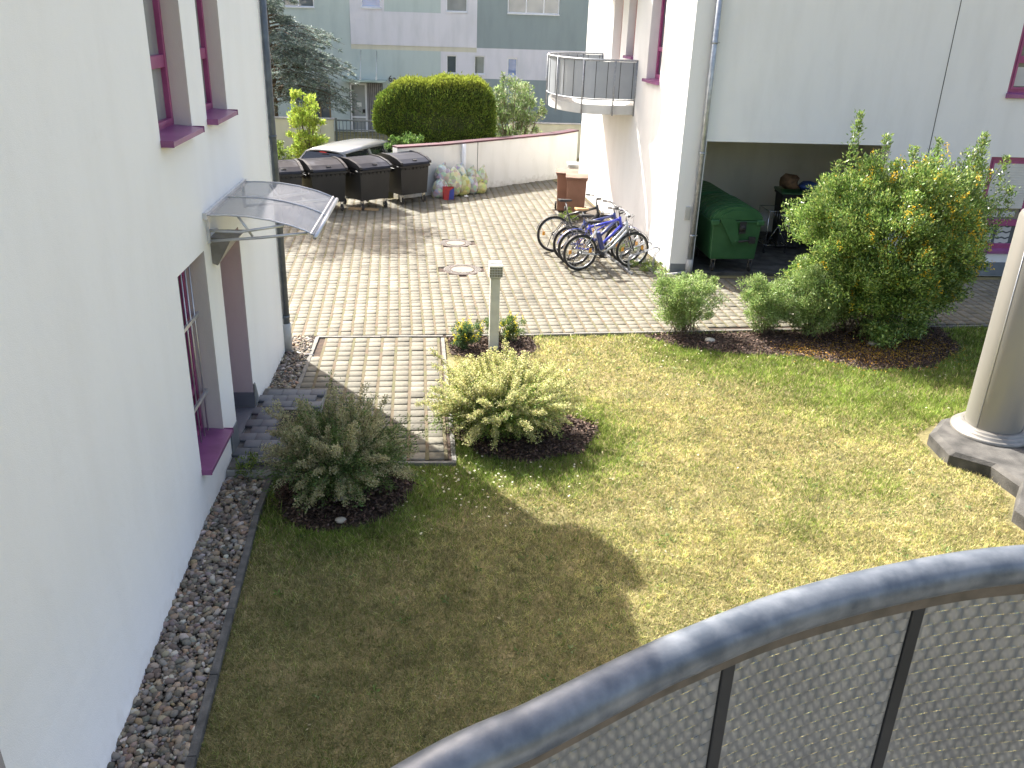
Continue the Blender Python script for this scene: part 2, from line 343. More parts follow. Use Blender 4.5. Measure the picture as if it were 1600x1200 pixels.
# ------------------------------------------------------------------ numpy foliage helpers
def unit(a): return a / np.maximum(np.linalg.norm(a, axis=1, keepdims=True), 1e-9)
def rvec(n): return unit(RNG.normal(size=(n, 3)))
_G = np.random.default_rng(3).random((64, 64))
def vnoise(x, y, s):
    x = np.asarray(x) * s + 100; y = np.asarray(y) * s + 100
    xi = np.floor(x).astype(int); yi = np.floor(y).astype(int); fx = x - xi; fy = y - yi
    fx = fx * fx * (3 - 2 * fx); fy = fy * fy * (3 - 2 * fy)
    g = lambda a, b: _G[a % 64, b % 64]
    return (g(xi, yi) * (1 - fx) + g(xi + 1, yi) * fx) * (1 - fy) + (g(xi, yi + 1) * (1 - fx) + g(xi + 1, yi + 1) * fx) * fy
def fbm(x, y, s): return (vnoise(x, y, s) * .5 + vnoise(x + 7, y + 3, s * 2.1) * .3 + vnoise(x + 1, y + 9, s * 4.3) * .2)
def leaves(P, D, L, W, cols, nrm=None, fold=.25):
    """P base points, D directions; a folded diamond leaf at each"""
    n = len(P); D = unit(D); up = rvec(n) if nrm is None else nrm
    side = unit(np.cross(D, up)); nn = np.cross(side, D)
    L = np.broadcast_to(np.asarray(L, float), (n,))[:, None]; W = np.broadcast_to(np.asarray(W, float), (n,))[:, None]
    mid = P + D * L * .45
    V = np.stack([P, mid + side * W * .5 + nn * W * fold, P + D * L - nn * W * .1, mid - side * W * .5 + nn * W * fold], 1).reshape(-1, 3)
    k = np.arange(n) * 4; F = np.stack([k, k + 1, k + 2, k + 3], 1)
    return V, F, np.repeat(cols, 4, 0)
def palette(n, cols, var=.12):
    c = np.array(cols)[RNG.integers(0, len(cols), n)]
    return np.clip(c * (1 + RNG.normal(0, var, (n, 1))) * (1 + RNG.normal(0, var * .35, (n, 3))), 0.003, 1)
def catmull(P, n=12):
    P = [np.array(p, float) for p in P]; out = []
    Q = [2 * P[0] - P[1]] + P + [2 * P[-1] - P[-2]]
    for i in range(1, len(Q) - 2):
        a, b, c, d = Q[i - 1:i + 3]
        for t in np.linspace(0, 1, n, endpoint=False):
            out.append(.5 * ((2 * b) + (-a + c) * t + (2 * a - 5 * b + 4 * c - d) * t * t + (-a + 3 * b - 3 * c + d) * t ** 3))
    out.append(P[-1]); return out

# ================================================================== SETTING
def smooth(t): t = np.clip(t, 0, 1); return t * t * (3 - 2 * t)
def terrain(x, y):
    x = np.asarray(x); line = np.where(x > -1.3, 23.94 + .8 * (x - .79), 22.2)
    return -.03 - .55 * smooth((np.asarray(y) - line) / 1.6)
def ground_sheet():
    xs = np.concatenate([[-400, -120, -50, -25], np.arange(-14, 16, .5), [20, 40, 120, 400]]); ys = np.concatenate([[-400, -100, -30, -8], np.arange(0, 42, .5), [50, 80, 200, 600]])
    X, Y = np.meshgrid(xs, ys); V = np.stack([X, Y, terrain(X, Y)], -1).reshape(-1, 3)
    nx = len(xs); i, j = np.meshgrid(np.arange(nx - 1), np.arange(len(ys) - 1)); k = (j * nx + i).ravel()
    F = np.stack([k, k + 1, k + nx + 1, k + nx], 1)
    mt, n, l, p = newmat('lawn_ground'); tc = n.new('ShaderNodeTexCoord')
    t = n.new('ShaderNodeTexNoise'); t.inputs['Scale'].default_value = 2.2; t.inputs['Detail'].default_value = 10; t.inputs['Roughness'].default_value = .7; l.new(tc.outputs['Object'], t.inputs[0])
    r = n.new('ShaderNodeValToRGB'); e = r.color_ramp.elements; e[0].position = .3; e[0].color = (.07, .07, .025, 1); e[1].position = .7; e[1].color = (.30, .24, .12, 1); q = e.new(.5); q.color = (.17, .15, .06, 1)
    l.new(t.outputs['Fac'], r.inputs[0]); l.new(r.outputs[0], p.inputs['Base Color']); p.inputs['Roughness'].default_value = .95
    t2 = n.new('ShaderNodeTexNoise'); t2.inputs['Scale'].default_value = 60; l.new(tc.outputs['Object'], t2.inputs[0]); b = n.new('ShaderNodeBump'); b.inputs['Distance'].default_value = .02; l.new(t2.outputs['Fac'], b.inputs['Height']); l.new(b.outputs[0], p.inputs['Normal'])
    return structure(npmesh('ground', V, F, mt, smooth=True))
ground_sheet()
def edge_y(x): return 12.2 + .075 * (x + .1)          # border between yard and lawn
YARD = [(-9, 11.9), (-1.95, edge_y(-1.95)), (13.5, edge_y(13.5)), (13.5, 15.52), (4.5, 15.45), (4.16, 15.74), (3.52, 23.5), (3.0, 25.35), (.79, 23.6), (-1.2, 22.15), (-9, 22.15)]
def inside(px, py, poly):
    px = np.asarray(px); py = np.asarray(py); r = np.zeros(px.shape, bool); n = len(poly)
    for i in range(n):
        x1, y1 = poly[i]; x2, y2 = poly[(i + 1) % n]
        c = ((y1 > py) != (y2 > py)) & (px < (x2 - x1) * (py - y1) / (y2 - y1 + 1e-12) + x1); r ^= c
    return r
PATH = [(-1.86, 12.10), (-1.86, 10.05), (-1.50, 10.05), (-1.50, 8.31), (.05, 8.31), (-.09, 12.13)]
PATHX = PATH
def flat(name, poly, z, matname):
    b = MB(); b.add([(x, y, z) for x, y in poly], [tuple(range(len(poly)))]); return structure(b.build(name, matname))
flat('yard_bedding', YARD, -.018, 'soil')
flat('path_bedding', PATHX, -.016, 'soil')
def pavers(name, poly, ang, pu, pv, gu, gv, h, matname, origin, z0=0.0, exclude=(), jit=.004, run=None, shrink=.36, chm=.009, sand=True):
    ca, sa = math.cos(ang), math.sin(ang); ox, oy = origin
    U, V_ = np.meshgrid(np.arange(-90, 90), np.arange(-90, 90)); u = U.ravel() * pu; v = V_.ravel() * pv
    if run: u = u + (V_.ravel() % 2) * pu * run
    n = len(u); u = u + RNG.normal(0, jit * .5, n); v = v + RNG.normal(0, jit * .7, n)
    cx = ox + u * ca - v * sa; cy = oy + u * sa + v * ca
    ok = inside(cx, cy, poly)
    for ex in exclude: ok &= ~ex(cx, cy)
    for dx, dy in ((-1, -1), (1, -1), (1, 1), (-1, 1)): ok &= inside(cx + dx * pu * shrink, cy + dy * pv * shrink, poly)
    cx, cy = cx[ok], cy[ok]; n = len(cx)
    a = ang + RNG.normal(0, .012, n); ca, sa = np.cos(a), np.sin(a); hu, hv = (pu - gu) / 2, (pv - gv) / 2; ch = chm
    zt = z0 + RNG.normal(0, .0022, n); tilt = RNG.normal(0, .006, (n, 2)); rings = []
    for (ins, dz) in ((0, -h), (0, -ch), (ch, 0)):
        for sx, sy in ((-1, -1), (1, -1), (1, 1), (-1, 1)):
            lx = sx * (hu - ins); ly = sy * (hv - ins)
            rings.append(np.stack([cx + lx * ca - ly * sa, cy + lx * sa + ly * ca, zt + dz + lx * tilt[:, 0] + ly * tilt[:, 1]], 1))
    if sand:                                              # sand and moss filling the wide joints between the columns
        qs = []
        for s in (-1, 1):
            for lx, ly in ((-.55, -.5), (.55, -.5), (.55, .5), (-.55, .5)):
                X_ = s * pu / 2 + lx * gu; Y_ = ly * pv; qs.append(np.stack([cx + X_ * math.cos(ang) - Y_ * math.sin(ang), cy + X_ * math.sin(ang) + Y_ * math.cos(ang), np.full(n, z0 - .006 + s * .0012)], 1))
        Vq = np.stack(qs, 1).reshape(-1, 3); kq = (np.arange(n) * 8)[:, None]; structure(npmesh(name + '_joint_sand', Vq, np.concatenate([kq + np.array([0, 1, 2, 3])[None], kq + np.array([4, 5, 6, 7])[None]]), 'joint'))
    V = np.stack(rings, 1).reshape(-1, 3); k = (np.arange(n) * 12)[:, None]
    q = [(8, 9, 10, 11)] + [(r * 4 + i, r * 4 + (i + 1) % 4, r * 4 + 4 + (i + 1) % 4, r * 4 + 4 + i) for r in (0, 1) for i in range(4)]
    F = np.concatenate([k + np.array(f)[None, :] for f in q]); return structure(npmesh(name, V, F, matname))
MAN = [(.28, 15.75, .36), (.17, 17.72, .33)]
STRIP = [(2.86, 17.5), (3.98, 17.5), (3.62, 21.3), (2.62, 21.0)]
flat('soil_strip', STRIP, .0015, 'gravel_soil')
exm = [lambda x, y: inside(x, y, [(2.80, 17.4), (4.1, 17.4), (3.7, 21.4), (2.56, 21.1)])] + [(lambda x, y, a=a, b=b, r=r: (x - a) ** 2 + (y - b) ** 2 < (r + .05) ** 2) for a, b, r in MAN]
pavers('yard', YARD, rad(3.2), .177, .165, .032, .018, .03, 'paver', (0, 14), .004, exm)
pavers('path', PATH, rad(1.9), .203, .180, .034, .020, .03, 'paver', (-.985, 10.2), .004, shrink=.12)
# edging of the path and of the yard towards the lawn
def kerb(name, pts, w, z0, z1, matname, seg=1.0, gap=.006, proud=.004):
    b = MB()
    for (x0, y0), (x1, y1) in zip(pts[:-1], pts[1:]):
        L = math.hypot(x1 - x0, y1 - y0); n = max(1, round(L / seg)); a = math.atan2(y1 - y0, x1 - x0)
        for i in range(n):
            t = (i + .5) / n; b.box((x0 + (x1 - x0) * t, y0 + (y1 - y0) * t, (z0 + z1) / 2 + random.uniform(-proud, proud)), (L / n - gap, w * random.uniform(.96, 1.04), z1 - z0), (0, 0, a + random.uniform(-.006, .006)))
    return structure(b.build(name, matname, bevel=.006))
kerb('path_kerb', [(-1.89, 10.05), (-1.89, 12.11), (-.06, 12.17)], .055, -.05, .014, 'kerb_grey')
kerb('path_kerb', [(-.07, 12.1), (.08, 8.3)], .05, -.05, .008, 'kerb_grey')
kerb('path_kerb', [(-1.5, 8.27), (.1, 8.27)], .05, -.05, .006, 'kerb_grey')
kerb('yard_kerb', [(-.02, edge_y(0) - .03), (13.5, edge_y(13.5) - .03)], .05, -.05, .010, 'kerb_grey')
kerb('gravel_kerb', [(-1.52, 2.2), (-1.63, 4.3), (-1.72, 5.8), (-1.80, 7.2), (-1.80, 7.95)], .06, -.08, .035, 'kerb_dark')
kerb('bin_kerb', [(2.62, 20.9), (2.85, 17.6)], .06, -.05, .03, 'kerb_grey')
# river gravel strip along the left house and round the downpipe
GR = [[(-2.32, 2.2), (-1.56, 2.2), (-1.66, 4.3), (-1.83, 7.2), (-1.83, 7.96), (-2.32, 7.96)], [(-2.32, 10.06), (-1.92, 10.06), (-1.92, 12.1), (-2.6, 12.1), (-2.6, 11.55), (-2.32, 11.5)]]
for g_ in GR: flat('gravel_bed', g_, -.012, 'gravel_soil')
def ico(sub=1):
    import bmesh
    bm = bmesh.new(); bmesh.ops.create_icosphere(bm, subdivisions=sub, radius=1); v = np.array([x.co[:] for x in bm.verts]); f = np.array([[q.index for q in p.verts] for p in bm.faces]); bm.free(); return v, f
IV, IF = ico(1); IV2, IF2 = ico(2)
def pebbles(name, polys, n, r0, r1, zc, cols, matname='pebble', kind='stuff', mask=None, flat_=.62, label=None, cat=None, smoothf=True):
    xs = []; ys = []
    for poly in polys:
        p = np.array(poly); a = abs(np.sum(p[:, 0] * np.roll(p[:, 1], -1) - np.roll(p[:, 0], -1) * p[:, 1])) / 2
        c = int(n * a) * 3; x = RNG.uniform(p[:, 0].min(), p[:, 0].max(), c); y = RNG.uniform(p[:, 1].min(), p[:, 1].max(), c); k = inside(x, y, poly)
        k &= np.arange(c) < c; bx = (p[:, 0].max() - p[:, 0].min()) * (p[:, 1].max() - p[:, 1].min()); keep = int(n * bx); x, y, k = x[:keep] if keep < c else x, y[:keep] if keep < c else y, k[:keep] if keep < c else k
        xs.append(x[k]); ys.append(y[k])
    x = np.concatenate(xs); y = np.concatenate(ys)
    if mask is not None: kk = mask(x, y); x, y = x[kk], y[kk]
    n = len(x); r = r0 + (r1 - r0) * RNG.random(n) ** 3.2
    sc = np.stack([r * RNG.uniform(.8, 1.35, n), r * RNG.uniform(.65, 1.0, n), r * flat_ * RNG.uniform(.7, 1.2, n)], 1)
    V = IV[None] * (1 + RNG.normal(0, .07, (n, len(IV), 1))); V = V * sc[:, None, :]
    a = RNG.uniform(0, 2 * PI, n); c, s = np.cos(a)[:, None], np.sin(a)[:, None]; tl = RNG.normal(0, .25, n)[:, None]
    X = V[..., 0] * c - V[..., 1] * s; Yv = V[..., 0] * s + V[..., 1] * c; Z = V[..., 2] + X * tl
    zc_ = zc(x, y) if callable(zc) else zc
    V = np.stack([X + x[:, None], Yv + y[:, None], Z + (zc_ + r * .35 + RNG.uniform(0, .012, n))[:, None]], -1).reshape(-1, 3)
    F = (IF[None] + (np.arange(n) * len(IV))[:, None, None]).reshape(-1, 3)
    o = npmesh(name, V, F, matname, colors=np.repeat(palette(n, cols, .12), len(IV), 0), kind=kind, smooth=smoothf)
    if label: o['label'] = label
    if cat: o['category'] = cat
    return o
PEB = [(.24, .20, .15), (.16, .13, .10), (.31, .26, .19), (.20, .18, .16), (.28, .20, .13), (.11, .10, .085), (.40, .37, .32), (.18, .15, .12), (.22, .20, .18), (.13, .11, .09)]
pebbles('gravel', [GR[0]], 2300, .013, .042, -.005, PEB, label='mixed river pebbles in the strip between the left house wall and the dark kerb', cat='gravel')
pebbles('gravel', [GR[1]], 1700, .014, .036, -.005, PEB, label='patch of river pebbles around the foot of the grey downpipe', cat='gravel')

# ---------------------------------------------------------------- mulch beds
def blob(cx, cy, rx, ry, n=40, wob=.08, seed=0):
    r = random.Random(seed); ph = [r.uniform(0, 6.28) for _ in range(4)]
    return [(cx + rx * math.cos(a) * (1 + wob * math.sin(3 * a + ph[0]) + wob * .6 * math.sin(5 * a + ph[1])), cy + ry * math.sin(a) * (1 + wob * math.sin(2 * a + ph[2]) + wob * .6 * math.sin(7 * a + ph[3]))) for a in [2 * PI * i / n for i in range(n)]]
BEDS = [blob(-1.06, 7.66, .68, .62, seed=1), blob(.92, 8.93, .82, .62, seed=2), [(.0, 12.12), (1.25, 12.2), (1.3, 11.75), (1.05, 11.3), (.5, 11.25), (.05, 11.5)],
        [(2.95, 12.32), (4.5, 12.45), (7.9, 12.72), (7.75, 11.8), (6.9, 11.05), (5.9, 10.95), (5.2, 11.45), (4.2, 11.55), (3.5, 11.75)]]
for i, p in enumerate(BEDS): flat('mulch_bed', p, -.014, 'soil')
def mulch(name, polys, dens, label, cols=None):
    P = []
    for poly in polys:
        p = np.array(poly); w_ = (p[:, 0].max() - p[:, 0].min()); h_ = (p[:, 1].max() - p[:, 1].min()); c = int(dens * w_ * h_)
        x = RNG.uniform(p[:, 0].min() - .06, p[:, 0].max() + .06, c); y = RNG.uniform(p[:, 1].min() - .06, p[:, 1].max() + .06, c)
        k = inside(x + RNG.normal(0, .035, c), y + RNG.normal(0, .035, c), poly) & ~inside(x, y, PATHX) & (y < edge_y(x) - .04) & ~((x < -1.77) & (y < 8)) & ~((x < -1.48) & (y > 7.9) & (y < 12)); P.append(np.stack([x[k], y[k]], 1))
    P = np.concatenate(P); n = len(P); P3 = np.c_[P, RNG.uniform(-.012, .03, n)]
    D = rvec(n); D[:, 2] *= .35; cl = palette(n, cols or [(.05, .03, .022), (.10, .06, .042), (.07, .042, .03), (.20, .13, .095), (.13, .085, .06), (.04, .025, .02)], .15)
    V, F, C = leaves(P3, D, RNG.uniform(.02, .06, n), RNG.uniform(.012, .024, n), cl, fold=.1)
    o = npmesh(name, V, F, 'pebble', colors=C, kind='stuff'); o['label'] = label; o['category'] = 'bark mulch'; return o
mulch('bark_mulch', [BEDS[0]], 4200, 'dark bark mulch under the shaded bush by the doorstep')
mulch('bark_mulch', [BEDS[1]], 4200, 'dark bark mulch under the cream flowering bush beside the path')
mulch('bark_mulch', [BEDS[2]], 3600, 'bark mulch around the foot of the bollard lamp')
mulch('bark_mulch', [BEDS[3]], 2600, 'bark mulch under the shrub row in front of the garage bay')

# ---------------------------------------------------------------- lawn blades
def lawn():
    A = [(3.4, 7.0, 8500), (7.0, 10.0, 5200), (10.0, 13.3, 3200)]; P = []
    for y0, y1, d in A:
        x0, x1 = -1.8, (.80 * y1 + 2.6); c = int(d * (x1 - x0) * (y1 - y0)); P.append(np.stack([RNG.uniform(x0, x1, c), RNG.uniform(y0, y1, c)], 1))
    P = np.concatenate(P); x, y = P.T
    k = (y < edge_y(x) - .07) & ~inside(x, y, PATHX) & (x > -1.58 - .058 * (y - 3.0).clip(0, 4.4)) & ~((x < .1) & (y > 8.22)) & (x < .76 * y + 2.3)
    for b in BEDS: k &= ~inside(x, y, b)
    k &= ~inside(x, y, PLINTH)
    P = P[k]; x, y = P.T; n = len(P)
    pt = fbm(x, y, .9) + .35 * (fbm(x + 30, y, 4.) - .5)             # patchiness
    green = smooth((pt - .60) * 4) * .45
    near_bed = np.zeros(n)
    for (cx, cy, r) in ((-1.0, 7.7, 1.0), (.9, 8.9, 1.15), (4.3, 11.9, 1.3), (6.2, 11.4, 2.2), (9, 11.5, 2.6), (-.2, 8.0, .75)): near_bed = np.maximum(near_bed, smooth(1.6 - np.hypot(x - cx, y - cy) / r))
    edge = smooth(1 - (edge_y(x) - y) / .35) * .5
    gr = np.clip(np.maximum(green, np.maximum(near_bed, edge)) + .06 + RNG.normal(0, .10, n), 0, 1)
    straw = np.array([.55, .485, .23]); st2 = np.array([.47, .395, .19]); gg = np.array([.19, .30, .05]); g2 = np.array([.14, .21, .04])
    br = smooth((fbm(x + 50, y + 20, 1.6) - .5) * 5)[:, None]
    dry = straw * (1 - br * .6) + st2 * br * .6; grn = gg * (1 - br * .5) + g2 * br * .5
    mixg = np.where(RNG.random(n) < (.20 + .72 * gr), 1.0, .0)[:, None] * .85 + .12 * gr[:, None]
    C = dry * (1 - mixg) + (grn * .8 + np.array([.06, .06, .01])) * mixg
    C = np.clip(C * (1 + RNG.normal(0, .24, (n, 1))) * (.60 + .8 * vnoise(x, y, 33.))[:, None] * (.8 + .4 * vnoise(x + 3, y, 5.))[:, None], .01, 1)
    painted_shade = (smooth((2.4 - x) / 3.2) * smooth((8.0 - y) / 2.5))[:, None]; C = C * (1 - .42 * painted_shade) + np.array([.02, .03, .008]) * painted_shade  # shade beside the left house put into the blade colours
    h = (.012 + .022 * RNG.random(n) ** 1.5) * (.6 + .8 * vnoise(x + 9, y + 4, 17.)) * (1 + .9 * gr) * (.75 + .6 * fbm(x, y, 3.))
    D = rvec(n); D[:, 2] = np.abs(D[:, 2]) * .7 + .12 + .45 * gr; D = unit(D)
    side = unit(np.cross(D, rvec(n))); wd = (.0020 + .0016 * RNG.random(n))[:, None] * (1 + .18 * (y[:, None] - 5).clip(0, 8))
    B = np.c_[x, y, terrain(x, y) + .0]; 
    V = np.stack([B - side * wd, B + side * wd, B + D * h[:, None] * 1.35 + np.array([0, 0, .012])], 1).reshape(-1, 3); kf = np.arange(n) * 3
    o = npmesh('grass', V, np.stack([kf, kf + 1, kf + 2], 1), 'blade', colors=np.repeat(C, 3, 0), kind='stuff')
    o['label'] = 'short dry yellow green grass of the courtyard lawn'; o['category'] = 'grass'
def rosettes():
    P = []; D = []; Cc = []
    for _ in range(230):
        y = random.uniform(4.5, 12.2); x = random.uniform(-1.4, .74 * y + .4)
        if y > edge_y(x) - .15 or inside([x], [y], PATHX)[0] or (x < .1 and y > 8.1) or any(inside([x], [y], b)[0] for b in BEDS) or inside([x], [y], PLINTH)[0]: continue
        k = random.randint(7, 16); r = random.uniform(.02, .055); tone = random.choice([(.10, .18, .04), (.16, .25, .06), (.20, .28, .10), (.42, .36, .20)])
        for i in range(k): a = random.uniform(0, 6.28); q = random.random() * r; P.append((x + q * math.cos(a), y + q * math.sin(a), -.022 + random.random() * .02)); D.append((math.cos(a), math.sin(a), random.uniform(.1, .8))); Cc.append(tone)
    n = len(P); V, F, C = leaves(np.array(P), np.array(D), RNG.uniform(.02, .045, n), RNG.uniform(.008, .018, n), np.array(Cc) * RNG.uniform(.7, 1.3, (n, 1))); o = npmesh('lawn_weeds', V, F, 'leaf', colors=C, kind='stuff'); o['label'] = 'small flat weeds and clover scattered through the lawn'; o['category'] = 'weeds'
def flowers():
    """white daisies, thick between the two near bushes and thin elsewhere"""
    S_ = [(-.1, 8.0, .5, .35, 60), (.6, 7.95, .6, .25, 50), (-.45, 7.55, .35, .3, 14), (.35, 8.25, .3, .1, 12), (.3, 7.4, .4, .4, 14), (2.6, 11.9, .8, .3, 18), (3.6, 11.5, .7, .35, 30), (9.0, 11.6, 1.1, .8, 46), (7.6, 10.6, .8, .7, 26), (2.5, 10.2, 1.6, 1.2, 30), (7, 9.8, 1, .8, 22)]
    P = np.concatenate([np.c_[RNG.normal(a, c, m), RNG.normal(b, d, m)] for a, b, c, d, m in S_]); x, y = P.T
    k = (y < edge_y(x) - .1) & (x > -1.6) & ~inside(x, y, PATHX) & ~((x < .1) & (y > 8.2))
    for b in BEDS: k &= ~inside(x, y, b)
    P = P[k]; V = []; F = []; C = []
    for (x, y) in P:
        z = -.03 + random.uniform(.03, .055); r = random.uniform(.008, .013); n = 8; tx, ty = random.gauss(0, .25), random.gauss(0, .25); k0 = len(V)
        V.append((x, y, z + .002)); C.append((.75, .6, .08))
        for i in range(n): a = 2 * PI * i / n; dx, dy = r * math.cos(a), r * math.sin(a); V.append((x + dx, y + dy, z + dx * tx + dy * ty)); C.append((.85, .85, .82))
        for i in range(n): F.append((k0, k0 + 1 + i, k0 + 1 + (i + 1) % n))
    o = npmesh('daisies', V, F, 'petal', colors=np.array(C), kind='stuff'); o['label'] = 'small white daisies dotted in the greener grass by the bushes'; o['category'] = 'flowers'
PLINTH = [(5.58, 8.95), (5.5, 8.35), (5.86, 7.93), (5.86, 7.5), (5.52, 7.0), (5.75, 6.5), (7.2, 6.6), (8.4, 7.6), (8.1, 8.7), (7.0, 9.3), (6.0, 9.25)]
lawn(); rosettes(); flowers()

# ================================================================== BUILDINGS
def frame_T(o, u, n):
    u = Vector(u).normalized(); n = Vector(n).normalized(); T = Matrix.Identity(4)
    for i in range(3): T[i][0] = u[i]; T[i][1] = n[i]; T[i][2] = (0, 0, 1)[i]; T[i][3] = o[i]
    return T
def wallgrid(mb, u0, u1, z0, z1, ops, depth, mi=0, mr=1, ucuts=(), zcuts=()):
    us = sorted(set([u0, u1] + [a for o in ops for a in o[:2]] + list(ucuts))); zs = sorted(set([z0, z1] + [a for o in ops for a in o[2:4]] + list(zcuts)))
    for a, b in zip(us[:-1], us[1:]):
        for c, d in zip(zs[:-1], zs[1:]):
            if any(o[0] <= (a + b) / 2 <= o[1] and o[2] <= (c + d) / 2 <= o[3] for o in ops): continue
            mb.quad((a, 0, c), (b, 0, c), (b, 0, d), (a, 0, d), mi=mi)
    for o in ops:
        a, b, c, d = o[:4]; dp = o[4] if len(o) > 4 else depth
        mb.quad((a, 0, c), (a, 0, d), (a, -dp, d), (a, -dp, c), mi=mr); mb.quad((b, 0, d), (b, 0, c), (b, -dp, c), (b, -dp, d), mi=mr)
        mb.quad((a, 0, d), (b, 0, d), (b, -dp, d), (a, -dp, d), mi=mr); mb.quad((b, 0, c), (a, 0, c), (a, -dp, c), (b, -dp, c), mi=mr)
def window(par, T, a, b, c, d, y, fw=.07, mull=(), trans=(), frame='purple', glassm='glass', fd=.06, sill=None, sillmat='purple_sill', head=True, sash=True):
    """frame ring, mullions and transoms are one 'window' part; pane and sill its sub-parts. y = depth of the frame's face"""
    m_ = MB(); m_.T = T
    m_.bb(a, a + fw, y - fd, y, c, d); m_.bb(b - fw, b, y - fd, y, c, d); m_.bb(a + fw, b - fw, y - fd, y, c, c + fw)
    m_.bb(a + fw, b - fw, y - fd, y, d - fw, d)
    for x in mull: m_.bb(x - fw * .5, x + fw * .5, y - fd, y - .002, c + fw, d - fw)
    for (z, t) in trans: m_.bb(a + fw, b - fw, y - fd, y + .004, z - t / 2, z + t / 2)
    if sash:
        s = fw * .55
        m_.bb(a + fw, a + fw + s, y - fd * .8, y + .012, c + fw, d - fw); m_.bb(b - fw - s, b - fw, y - fd * .8, y + .012, c + fw, d - fw)
        m_.bb(a + fw + s, b - fw - s, y - fd * .8, y + .012, c + fw, c + fw + s); m_.bb(a + fw + s, b - fw - s, y - fd * .8, y + .012, d - fw - s, d - fw)
    o = m_.build('window', frame, par, bevel=.004)
    p = MB(); p.T = T; p.bb(a + fw * .8, b - fw * .8, y - fd * .75, y - fd * .55, c + fw * .8, d - fw * .8); p.build('pane', glassm, o)
    if sill:
        s = MB(); s.T = T; ov, th = sill      # overhang, thickness
        s.add([(a + .003, y, c + .03), (b - .003, y, c + .03), (b - .003, ov, c + .008), (a + .003, ov, c + .008), (a + .003, ov, c - .002 - th), (b - .003, ov, c - .002 - th), (a + .003, y, c + .005), (b - .003, y, c + .005)],
              [(0, 3, 2, 1), (3, 4, 5, 2), (4, 6, 7, 5), (0, 6, 4, 3), (1, 2, 5, 7)]); 
        for e in (a - .012, b): s.bb(e, e + .012, .001, ov + .004, c - .004 - th, c + .02)
        s.build('sill', sillmat, o, bevel=.002)
    return o
# ---- left house
LH = thing('apartment_house', 'white rendered house on the left with purple windows and an arched glass door canopy', 'house', (-2.25, 7.5, 0))
TL = Matrix.Translation((0, -7.5, 0)) @ frame_T((0, 0, 0), (0, 1, 0), (1, 0, 0))
mb = MB(); mb.T = TL
ops = [(7.2, 8.06, .5, 2.35, .26), (8.57, 9.45, .0, 2.25, .27), (7.2, 8.12, 3.44, 5.0, .21), (8.64, 9.46, 3.44, 5.0, .20), (1.6, 3.41, .5, 2.35, .3)]
wallgrid(mb, -4, 11.47, 0, 6.55, ops, .25, ucuts=(3.6, 4, 4.5, 5, 5.5, 6, 6.5, 7), zcuts=(.1, .2, .3, .4, .7, .9, 1.1))
for i, v in enumerate(mb.v):                                        # the foot of the wall swells slightly towards the camera end
    y = v[1] + 7.5
    if v[2] < 1.2 and abs(v[0]) < .01 and y < 7.19: mb.v[i] = (v[0] + .13 * min(1.2, (7.19 - y) / 3.2) * (1 - v[2] / 1.2) ** 2, v[1], v[2])
mb.T = Matrix.Translation((0, -7.5, 0)); mb.quad((0, 11.47, 0), (-9, 11.47, 0), (-9, 11.47, 6.55), (0, 11.47, 6.55)); mb.quad((-9, -4, 0), (-9, 11.47, 0), (-9, 11.47, 6.55), (-9, -4, 6.55))
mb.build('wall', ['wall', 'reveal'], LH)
b = MB(); b.T = Matrix.Translation((0, -7.5, 0)); b.bb(-9.2, .18, -4, 11.1, 6.552, 6.72); b.bb(-9.2, .43, 11.12, 11.50, 5.75, 6.62); b.bb(.182, .98, -1, 5.2, 6.56, 6.7); b.build('roof', 'roof', LH)  # last box: unseen overhang added to shade the left end of the handrail
window(LH, TL, 7.2, 8.06, .5, 2.35, -.2, .06, (7.62,), ((1.0, .07),), 'purple', 'glass_grey', sill=(.09, .03))
window(LH, TL, 7.2, 8.12, 3.44, 5.0, -.15, .06, (), ((4.0, .1),), 'purple', 'glass_grey', sill=(.10, .03))
window(LH, TL, 8.64, 9.46, 3.44, 5.0, -.14, .06, (), ((4.0, .1),), 'purple', 'glass_grey', sill=(.10, .03))
window(LH, TL, 1.6, 3.41, .5, 2.35, -.24, .06, (), (), 'purple', 'glass_grey')
g_ = MB(); g_.T = TL                                                   # security grille of the ground floor window
for z in (.92, 1.72): g_.bb(7.2, 8.06, -.135, -.11, z, z + .035)
for i in range(6): y = 7.3 + i * .13; g_.tube([(y, -.122, .55), (y, -.122, 2.3)], .007, 6)
g_.build('window_grille', 'alu', LH)
d_ = MB(); d_.T = TL; d_.bb(8.57, 9.45, -.33, -.272, .13, 2.25); d_.bb(8.66, 9.36, -.27, -.255, .25, 2.15); do = d_.build('door', 'purple', LH, bevel=.004)
h_ = MB(); h_.T = TL; h_.tube([(8.7, -.20, .9), (8.7, -.20, 1.4)], .013, 8); h_.bb(8.69, 8.71, -.255, -.2, .95, .97); h_.bb(8.69, 8.71, -.255, -.2, 1.33, 1.35); h_.build('handle', 'alu', do)
pj = MB(); pj.T = TL; pj.quad((9.445, .0, .13), (9.445, -.27, .13), (9.445, -.27, 2.25), (9.445, .0, 2.25)); pj.build('door_reveal', 'reveal_pink', LH)
pl = MB(); pl.T = TL; pl.bb(9.425, 9.443, -.27, .012, .12, .30); pl.add([(9.443, .004, .12), (9.62, .004, .12), (9.62, .004, .17), (9.5, .004, .40), (9.443, .004, .40), (9.443, .016, .12), (9.62, .016, .12), (9.62, .016, .17), (9.5, .016, .40), (9.443, .016, .40)], [(5, 6, 7, 8, 9), (0, 1, 6, 5), (1, 2, 7, 6), (2, 3, 8, 7), (3, 4, 9, 8)])
pl.build('flashing', 'plinth', LH)
pl = MB(); pl.T = TL; pl.bb(8.27, 8.56, .004, .014, .1, .36); pl.build('flashing', 'plinth', LH)
